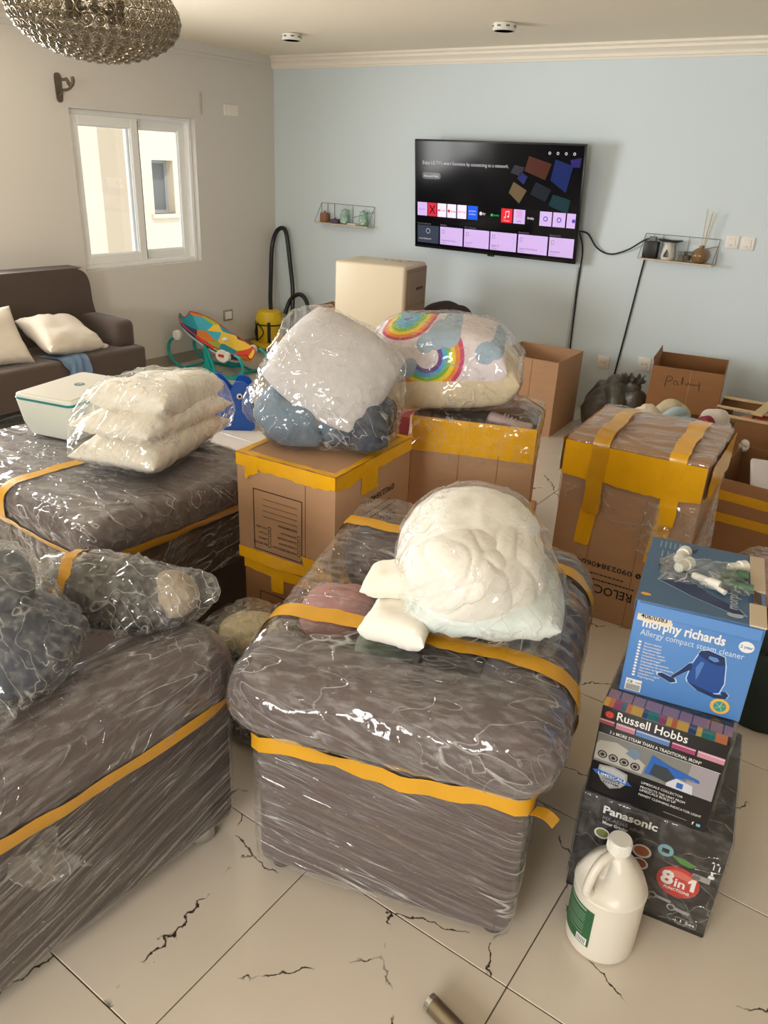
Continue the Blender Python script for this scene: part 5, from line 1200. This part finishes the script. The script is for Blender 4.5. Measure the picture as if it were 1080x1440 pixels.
for a, b, m, hd, tx in r2:
    srect('menu_card', a, .800, b, .975, m)
    if hd: stext(hd, a, .790, .018, em('screen_grey', (120, 116, 130), .4), width=min(.13, .010*len(hd)))
    stext(tx, a+.010, .940, .018, txd if m is lil else txw, width=min(.17, .0085*len(tx)))
    if m is lil: stext('Connect', a+.010, .962, .011, txd, width=.045); fs.frame('card_icon', U(a+.012), Z(.865), U(a+.028), Z(.830), .002, txd, .0008, scr)
fs.disc('card_icon', U(.085), Z(.855), .020, txw, .0007, None, scr); fs.disc('card_icon', U(.085), Z(.855), .017, dim, .0010, None, scr)
stext("Enjoy LG TV's smart functions by connecting to a network.", .045, .212, .036, txw, width=U(.54), res=3, bold=-.008)
P_ = [(U(.045)+.02+.02*math.cos(R(a)), Z(.318)+.024*math.sin(R(a))) for a in range(90, 271, 15)]+[(U(.165)-.02+.02*math.cos(R(a)), Z(.318)+.024*math.sin(R(a))) for a in range(-90, 91, 15)]
cx_, cz_ = U(.105), Z(.318)
fs.poly('button', P_, em('screen_grey', (0, 0, 0)), .0004, scr); fs.poly('button', [(cx_+(x-cx_)*.965, cz_+(z-cz_)*.88) for x, z in P_], mat('screen_button', (30, 30, 36), .2, emit=.3), .0007, scr); stext('Network Sett..', .055, .330, .020, txw, width=U(.10))
for u in (.815, .860, .905, .950): fs.disc('menu_icon', U(u), Z(.070), .010, txw, .0004, None, scr); fs.disc('menu_icon', U(u), Z(.070), .006, m_scr, .0007, None, scr)
for pts_, c in (([(.70, .10), (.83, .16), (.80, .30), (.68, .23)], (70, 34, 24)), ([(.85, .12), (.95, .17), (.92, .40), (.83, .30)], (20, 34, 90)), ([(.62, .33), (.70, .40), (.66, .52), (.595, .43)], (96, 80, 56)), ([(.75, .32), (.84, .38), (.81, .49), (.72, .43)], (24, 28, 40)),
                ([(.85, .42), (.95, .46), (.94, .58), (.83, .52)], (20, 48, 56)), ([(.62, .18), (.68, .20), (.66, .28), (.60, .25)], (40, 42, 50)), ([(.66, .24), (.70, .28), (.68, .35), (.64, .30)], (30, 36, 90)), ([(.93, .12), (.99, .10), (.985, .18), (.94, .18)], (40, 34, 96))):
    fs.poly('wallpaper_card', [(U(a), Z(b)) for a, b in pts_][::-1], em('wall_%d_%d_%d' % c, c, .45), .0003, scr)
tag(part('tv_cable', [tube(cr([(-2.40, 5.97, 1.37), (-2.34, 6.03, 1.355), (-2.26, 6.05, 1.26), (-2.15, 6.055, 1.222), (-2.02, 6.05, 1.265), (-1.90, 6.03, 1.345), (-1.85, 6.02, 1.36), (-1.825, 6.01, 1.345)], 8), .006, 8)], m_black), 'black cable looping from the television to the wall shelf', 'cable')
tag(part('tv_cable', tube(cr([(-2.385, 5.98, 1.36), (-2.37, 6.05, 1.22), (-2.375, 6.066, .95), (-2.365, 6.066, .45), (-2.36, 6.066, .05)], 8), .006, 8), m_black), 'black cable hanging straight down beside the television', 'cable')
tag(part('cable_duct', rbox(-2.405, YB-.014, .02, -2.385, YB, 1.10, .003, 1), mat('duct_white', (196, 204, 210), .5)), 'thin white cable duct running down the blue wall', 'duct')
tag(part('shelf_cable', tube(cr([(-1.865, 6.03, 1.25), (-1.885, 6.064, 1.19), (-1.92, 6.066, .8), (-1.96, 6.066, .35), (-1.975, 6.055, .10)], 8), .006, 8), m_black), 'black cable hanging from the right wall shelf to the floor', 'cable')

# ------------------------------------------------------------------ wall shelves and what stands on them
m_wire = mat('dark_wire', (110, 104, 94), .4, metal=.3); m_board = mat('pale_board', (206, 190, 166), .6, var=.06, vs_=12, stretch=(1, 8, 8))
def shelf(label, x0, x1, z):
    L_ = x1-x0; t = thing('wall_shelf', label, 'shelf', (x0, YB, z), 0, 'wire wall shelves')
    part('shelf_board', rbox(0, -.115, -.012, L_, -.004, 0, .002, 1), m_board, t)
    fr = [tube([(0, -.008, 0), (0, -.008, .165), (L_, -.008, .165), (L_, -.008, 0)], .0022, 6), tube([(0, -.112, 0), (0, -.008, .165)], .0022, 6), tube([(L_, -.112, 0), (L_, -.008, .165)], .0022, 6)]
    for g in fr: part('wire', g, m_wire, t)
    for k in (.12, .25, .6): part('wire', tube([(L_*k, -.008, 0), (L_*k, -.008, .165)], .002, 6), m_wire, t)
    part('wire', tube([(L_*.6, -.008, .06), (L_, -.008, .12)], .002, 6), m_wire, t)
    return t
shelf('wire wall shelf with two green glass jars near the room corner', -5.01, -4.39, 1.245)
shelf('wire wall shelf with a reed diffuser beside the light switches', -1.905, -1.375, 1.228)
m_gg = glassy('green_glass', (.90, .96, .93), 1.45, rough=.05); m_ggl = mat('green_lid', (150, 172, 158), .3)
def jar(label, x):
    j = thing('glass_jar', label, 'jar', (x, YB-.06, 1.246), 0, 'green glass jars on the wire shelf')
    part('glass', lathe([(.040, .0), (.044, .004), (.044, .085), (.036, .10), (.036, .112), (.033, .112), (.033, .10), (.041, .084), (.041, .006), (0, .006)], 24), m_gg, j)
    part('lid', lathe([(.038, .112), (.040, .114), (.040, .120), (.012, .124), (.014, .134), (0, .136)], 24), m_ggl, j)
    part('beads', lump(.075, .075, .075, 14, 151, .006, 60), mat('pale_green_beads', (196, 212, 200), .4, var=.3, vs_=40), j, loc=(0, 0, .007))
jar('green glass jar in the middle of the wire shelf', -4.69); jar('green glass jar at the end of the wire shelf', -4.475)
tag(part('candle', lathe([(.040, 0), (.044, .01), (.044, .07), (.036, .082), (.012, .084), (.006, .10), (0, .10)], 24), mat('terracotta_wax', (140, 98, 76), .6), None, loc=(-4.93, YB-.06, 1.246)), 'brown candle on the left wire shelf', 'candle')
tag(part('candle', lathe([(.05, 0), (.055, .006), (.052, .030), (.03, .036), (.006, .036), (.004, .05), (0, .05)], 20), mat('plum_wax', (84, 74, 88), .6), None, loc=(-4.80, YB-.06, 1.246)), 'low dark plum candle on the left wire shelf', 'candle')
tag(part('coaster', rbox(-.05, -.04, 0, .05, .04, .012, .003, 1), m_white, None, loc=(-4.585, YB-.06, 1.246)), 'small white block between the green glass jars', 'block')

rt_ = thing('router', 'small black box standing on the right wire shelf', 'router', (-1.835, YB-.06, 1.229), 0)
part('case', rbox(-.052, -.028, 0, .052, .028, .118, .006, 2), m_black, rt_); part('plug', rbox(-.02, -.018, .118, .03, .018, .150, .004, 1), mat('grey_plug', (110, 116, 112), .5), rt_)
ob = thing('oil_burner', 'white ceramic oil burner with a black dish on the wire shelf', 'oil burner', (-1.705, YB-.06, 1.229), 0)
bp2 = [(q[0], q[2]) for q in cr([(r_, 0, z) for r_, z in [(.040, 0), (.046, .004), (.050, .03), (.042, .075), (.036, .10), (.044, .118), (.040, .12), (.032, .10), (.036, .07), (.043, .03), (.04, .008), (0, .006)]], 5)]
V, F = lathe(bp2, 72)
drop = [(-.018, .018), (.018, .018), (.021, .035), (.012, .056), (0, .076), (-.012, .056), (-.021, .035)]
def in_drop(x, z):
    k = len(drop); c = False
    for q in range(k):
        (x0, z0), (x1, z1) = drop[q], drop[q-1]
        if (z0 > z) != (z1 > z) and x < (x1-x0)*(z-z0)/(z1-z0)+x0: c = not c
    return c
F = [q for q in F if not (V[list(q), 1].mean() < -.01 and len(q) == 4 and in_drop(V[list(q), 0].mean(), V[list(q), 2].mean()))]
m_ceram = mat('white_ceramic', (212, 208, 200), .35)
part('burner_body', (V, F), m_ceram, ob)                                                   # the teardrop opening is cut through the wall
def on_wall(x, z):
    r_ = float(np.interp(z, [.004, .03, .075, .10], [.046, .050, .042, .036])); return (x, -math.sqrt(max(0, r_*r_-x*x)), z)
part('teardrop_opening', tube([on_wall(x, z) for x, z in drop for _ in (0,)], .0022, 6, True), m_ceram, ob)
part('dish', lathe([(0, .122), (.05, .120), (.085, .132), (.088, .138), (.05, .130), (0, .128)], 28), m_black, ob)
for i, (x, c) in enumerate(((-1.605, (150, 130, 110)), (-1.567, (120, 104, 84)))):
    vtv = thing('votive_glass', 'small cut glass votive beside the oil burner' if not i else 'small cut glass votive beside the reed diffuser', 'glass', (x, YB-.06, 1.229), 0, 'votive glasses')
    part('glass', lathe([(.024, 0), (.026, .003), (.030, .068), (.028, .068), (.023, .01), (0, .008)], 10), glassy('clear_glass', (.9, .9, .88), 1.5), vtv, sharp=10); part('wax', cyl(.021, .010, .042, 12), mat('votive_%d' % i, c, .5), vtv)
rd = thing('reed_diffuser', 'round amber glass reed diffuser on the wire shelf', 'diffuser', (-1.478, YB-.06, 1.229), 0)
part('bottle', lathe([(.030, 0), (.046, .008), (.060, .035), (.062, .055), (.052, .082), (.026, .100), (.018, .104), (.018, .118), (.015, .118), (.0, .104)], 28), mat('amber_glass', (128, 98, 62), .12, coat=.5), rd)
for k, (dx, dy) in enumerate(((-.012, 0), (.03, -.01), (.05, .005), (.02, .01))): part('reed', tube([(dx*.1, dy*.1, .03), (dx, dy, .36-.012*k)], .0025, 6), mat('reed', (196, 176, 132), .8), rd)

# ------------------------------------------------------------------ switches, sockets and other fittings on the walls
def plate(name, label, cat, loc, rz, w, h, m, kind='switch', group=None, ang=0):
    t = thing(name, label, cat, loc, 0, group); t.rotation_euler = (0, ang, rz)
    part('plate', rbox(-w/2, -.010, -h/2, w/2, 0, h/2, .004, 2), m, t)
    part('rocker' if kind == 'switch' else 'insert', rbox(-w*.28, -.014, -h*.28, w*.28, -.009, h*.28, .003, 1), m, t)
    if kind == 'socket':
        for x in (-.012, .012): part('pin_hole', xf(cyl(.004, 0, .001, 10), (x, -.0140, 0), rx=R(90)), m_black, t)
    else: part('indicator', box(-.006, -.0150, -h*.24, .006, -.0138, -h*.20), m_greyp, t)
    return t
m_sw = mat('switch_cream', (236, 230, 222), .35)
plate('light_switch', 'cream light switch next to the wire shelf on the blue wall', 'switch', (-1.297, YB, 1.385), 0, .088, .088, m_sw, group='light switches')
plate('light_switch', 'cream light switch further along from the wire shelf', 'switch', (-1.193, YB, 1.383), 0, .088, .088, m_sw, group='light switches')
plate('wall_socket', 'white wall socket low on the blue wall beside the hanging cable', 'socket', (-2.07, YB, .40), 0, .10, .10, m_sw, 'socket', 'wall sockets')
plate('wall_socket', 'white wall socket behind the bin bag and the handwritten box', 'socket', (-1.745, YB, .44), 0, .10, .10, m_sw, 'socket', 'wall sockets')
ls = plate('wall_socket', 'framed grey socket low on the white wall by the baby rocker', 'socket', (XL, 5.375, .363), R(90), .12, .105, mat('socket_grey', (150, 142, 130), .5), 'socket')
part('cover', rbox(-.045, -.017, -.036, .045, -.012, .036, .003, 1), m_sw, ls)
bl = thing('blank_plate', 'pair of small white plates side by side high on the white wall', 'wall plate', (XL, 5.51, 2.145), R(90))
part('plate', rbox(-.09, -.012, -.045, -.006, 0, .045, .003, 1), m_sw, bl); part('plate', rbox(-.002, -.012, -.045, .085, 0, .045, .003, 1), m_sw, bl); part('gap', box(-.006, -.003, -.04, -.002, 0, .04), m_greyp, bl)
wl = thing('conduit_stub', 'thin pale strip fixed upright on the white wall near the window', 'strip', (XL, 5.16, 2.175), R(90))
part('strip', rbox(-.012, -.008, -.085, .012, 0, .085, .003, 1), mat('strip_beige', (186, 176, 160), .6), wl); part('screw', xf(cyl(.004, 0, .002, 8), (0, -.008, .06), rx=R(90)), m_greyp, wl)
br = thing('rod_bracket', 'ornate grey metal curtain rod bracket on the white wall', 'bracket', (XL, 3.80, 2.175), R(90))
m_br = mat('antique_pewter', (112, 102, 86), .4, metal=.7)
part('back_plate', xf(prism([(q[0], q[1]) for q in cr([(-.02, -.085, 0), (.02, -.085, 0), (.026, .0, 0), (.022, .085, 0), (-.022, .085, 0), (-.026, 0, 0)], 4, True)], 0, .012), (0, 0, 0), rx=R(90)), m_br, br)
part('arm', tube(cr([(0, -.01, -.06), (0, -.05, -.02), (0, -.10, -.015), (0, -.15, .0), (0, -.165, .03)], 6), [.010]*25, 8), m_br, br)
part('cup', tube(cr([(0, -.12, .045), (0, -.135, .02), (0, -.165, .012), (0, -.185, .04), (0, -.18, .065)], 6), .013, 8), m_br, br)
part('set_screw', xf(cyl(.010, 0, .05, 12), (0, -.06, .05), rx=R(90)), m_br, br); part('rod_tip', xf(cyl(.014, 0, .016, 12, .003), (0, -.10, .05), rx=R(90)), m_br, br)
for i, (x, y_) in enumerate(((-4.43, 5.0), (-2.71, 5.07))):
    d = thing('ceiling_light', ('round white surface light on the ceiling nearer the white wall', 'round white surface light on the ceiling above the television')[i], 'ceiling light', (x, y_, ZC), 0, 'surface ceiling lights')
    part('housing', lathe([(.060, 0), (.072, -.004), (.074, -.040), (.068, -.046), (.06, -.046)], 28), m_white, d)
    part('diffuser', lathe([(.0, -.0445), (.060, -.0445), (.060, -.046), (0, -.046)], 28), mat('frosted_diffuser', (214, 206, 190), .5), d)
    for a in range(0, 360, 45): part('vent_slot', xf(box(-.012, -.001, -.028, .012, .001, -.018), (.0735*math.cos(R(a)), .0735*math.sin(R(a)), 0), rz=R(a+90)), mat('slot_grey', (120, 112, 100), .7), d)

# ------------------------------------------------------------------ chandelier of crystal rings
cl = thing('crystal_chandelier', 'flattened oval chandelier woven of crystal filled rings under the ceiling', 'chandelier', (-2.385, 1.775, 2.175), R(20))
cl.rotation_euler = (R(2), R(4), R(20))
m_ring = mat('nickel_ring', (128, 118, 98), .3, metal=.9); m_cry = glassy('crystal', (.66, .62, .54), 1.75, rough=.05)
ra, rb2 = .256, .130; rr = .0175
def ring_mesh():
    t = torus(rr*.93, .0017, 14, 4); c = lathe([(0, -.006), (rr*.45, -.0035), (rr*.72, 0), (rr*.45, .0035), (0, .006)], 8)
    V, F = merge([t, c]); me = mesh_from((V, F), 25); me.materials.append(m_ring); me.materials.append(m_cry)
    k = len(t[1]); me.polygons.foreach_set('material_index', [0 if i < k else 1 for i in range(len(me.polygons))]); me.name = 'crystal_ring'; return me, t, c
rme, rt1, rt2 = ring_mesh()
spots = []
s_len = np.linspace(-math.pi/2, math.pi/2, 400); P = np.stack([ra*np.cos(s_len), rb2*np.sin(s_len)], 1); arc_ = np.concatenate([[0], np.cumsum(np.linalg.norm(np.diff(P, axis=0), axis=1))])
nrow = int(arc_[-1]/(rr*1.74))
for i in range(nrow+1):
    q = np.interp(arc_[-1]*i/nrow, arc_, s_len); r_ = ra*math.cos(q); z = rb2*math.sin(q)
    k = max(1, int(2*math.pi*r_/(rr*2.0)))
    for j in range(k):
        a = 2*math.pi*(j+.5*(i % 2))/k; n_ = Vector((math.cos(a)*math.cos(q)/ra, math.sin(a)*math.cos(q)/ra, math.sin(q)/rb2)).normalized()
        spots.append((Vector((r_*math.cos(a), r_*math.sin(a), z)), n_))
Mc = Matrix.Translation((-2.385, 1.775, 2.175)) @ Matrix.Rotation(R(20), 4, 'Z'); cp = Vector((0, 0, 1.8))
def score(s): # the ones that show largest in the photograph
    w = Mc @ s[0]; v = (cp-w); n_ = (Mc.to_3x3() @ s[1]); return -(n_.dot(v.normalized())) if True else 0
spots.sort(key=score)
frame_g, bead_g = [], []
for i, (p, n_) in enumerate(spots):
    q = n_.to_track_quat('Z', 'Y')
    if i < 300:
        o = bpy.data.objects.new('crystal_ring', rme); COL.objects.link(o); o.parent = cl; o.location = p; o.rotation_euler = q.to_euler()
    else:
        A3 = np.array(q.to_matrix()); frame_g.append((rt1[0] @ A3.T+np.array(p), rt1[1])); bead_g.append((rt2[0] @ A3.T+np.array(p), rt2[1]))
o = part('crystal_ring_mesh', frame_g, m_ring, cl); o['kind'] = 'stuff'; o = part('crystal_bead_mesh', bead_g, m_cry, cl); o['kind'] = 'stuff'
part('hanging_rod', cyl(.008, .0, ZC-2.175-.03, 10), m_ring, cl); part('ceiling_cup', xf(lathe([(.0, -.035), (.03, -.032), (.055, -.004), (.055, 0), (0, 0)], 24), (0, 0, ZC-2.175)), m_ring, cl)
part('lamp_cluster', [xf(cyl(.012, 0, .06, 10), (.09*math.cos(a), .09*math.sin(a), -.02)) for a in (0, 1.57, 3.14, 4.71)]+[tube([(.09*math.cos(a), .09*math.sin(a), .0), (0, 0, .02)], .005, 6) for a in (0, 1.57, 3.14, 4.71)], mat('aged_brass', (96, 80, 54), .4, metal=.8), cl)
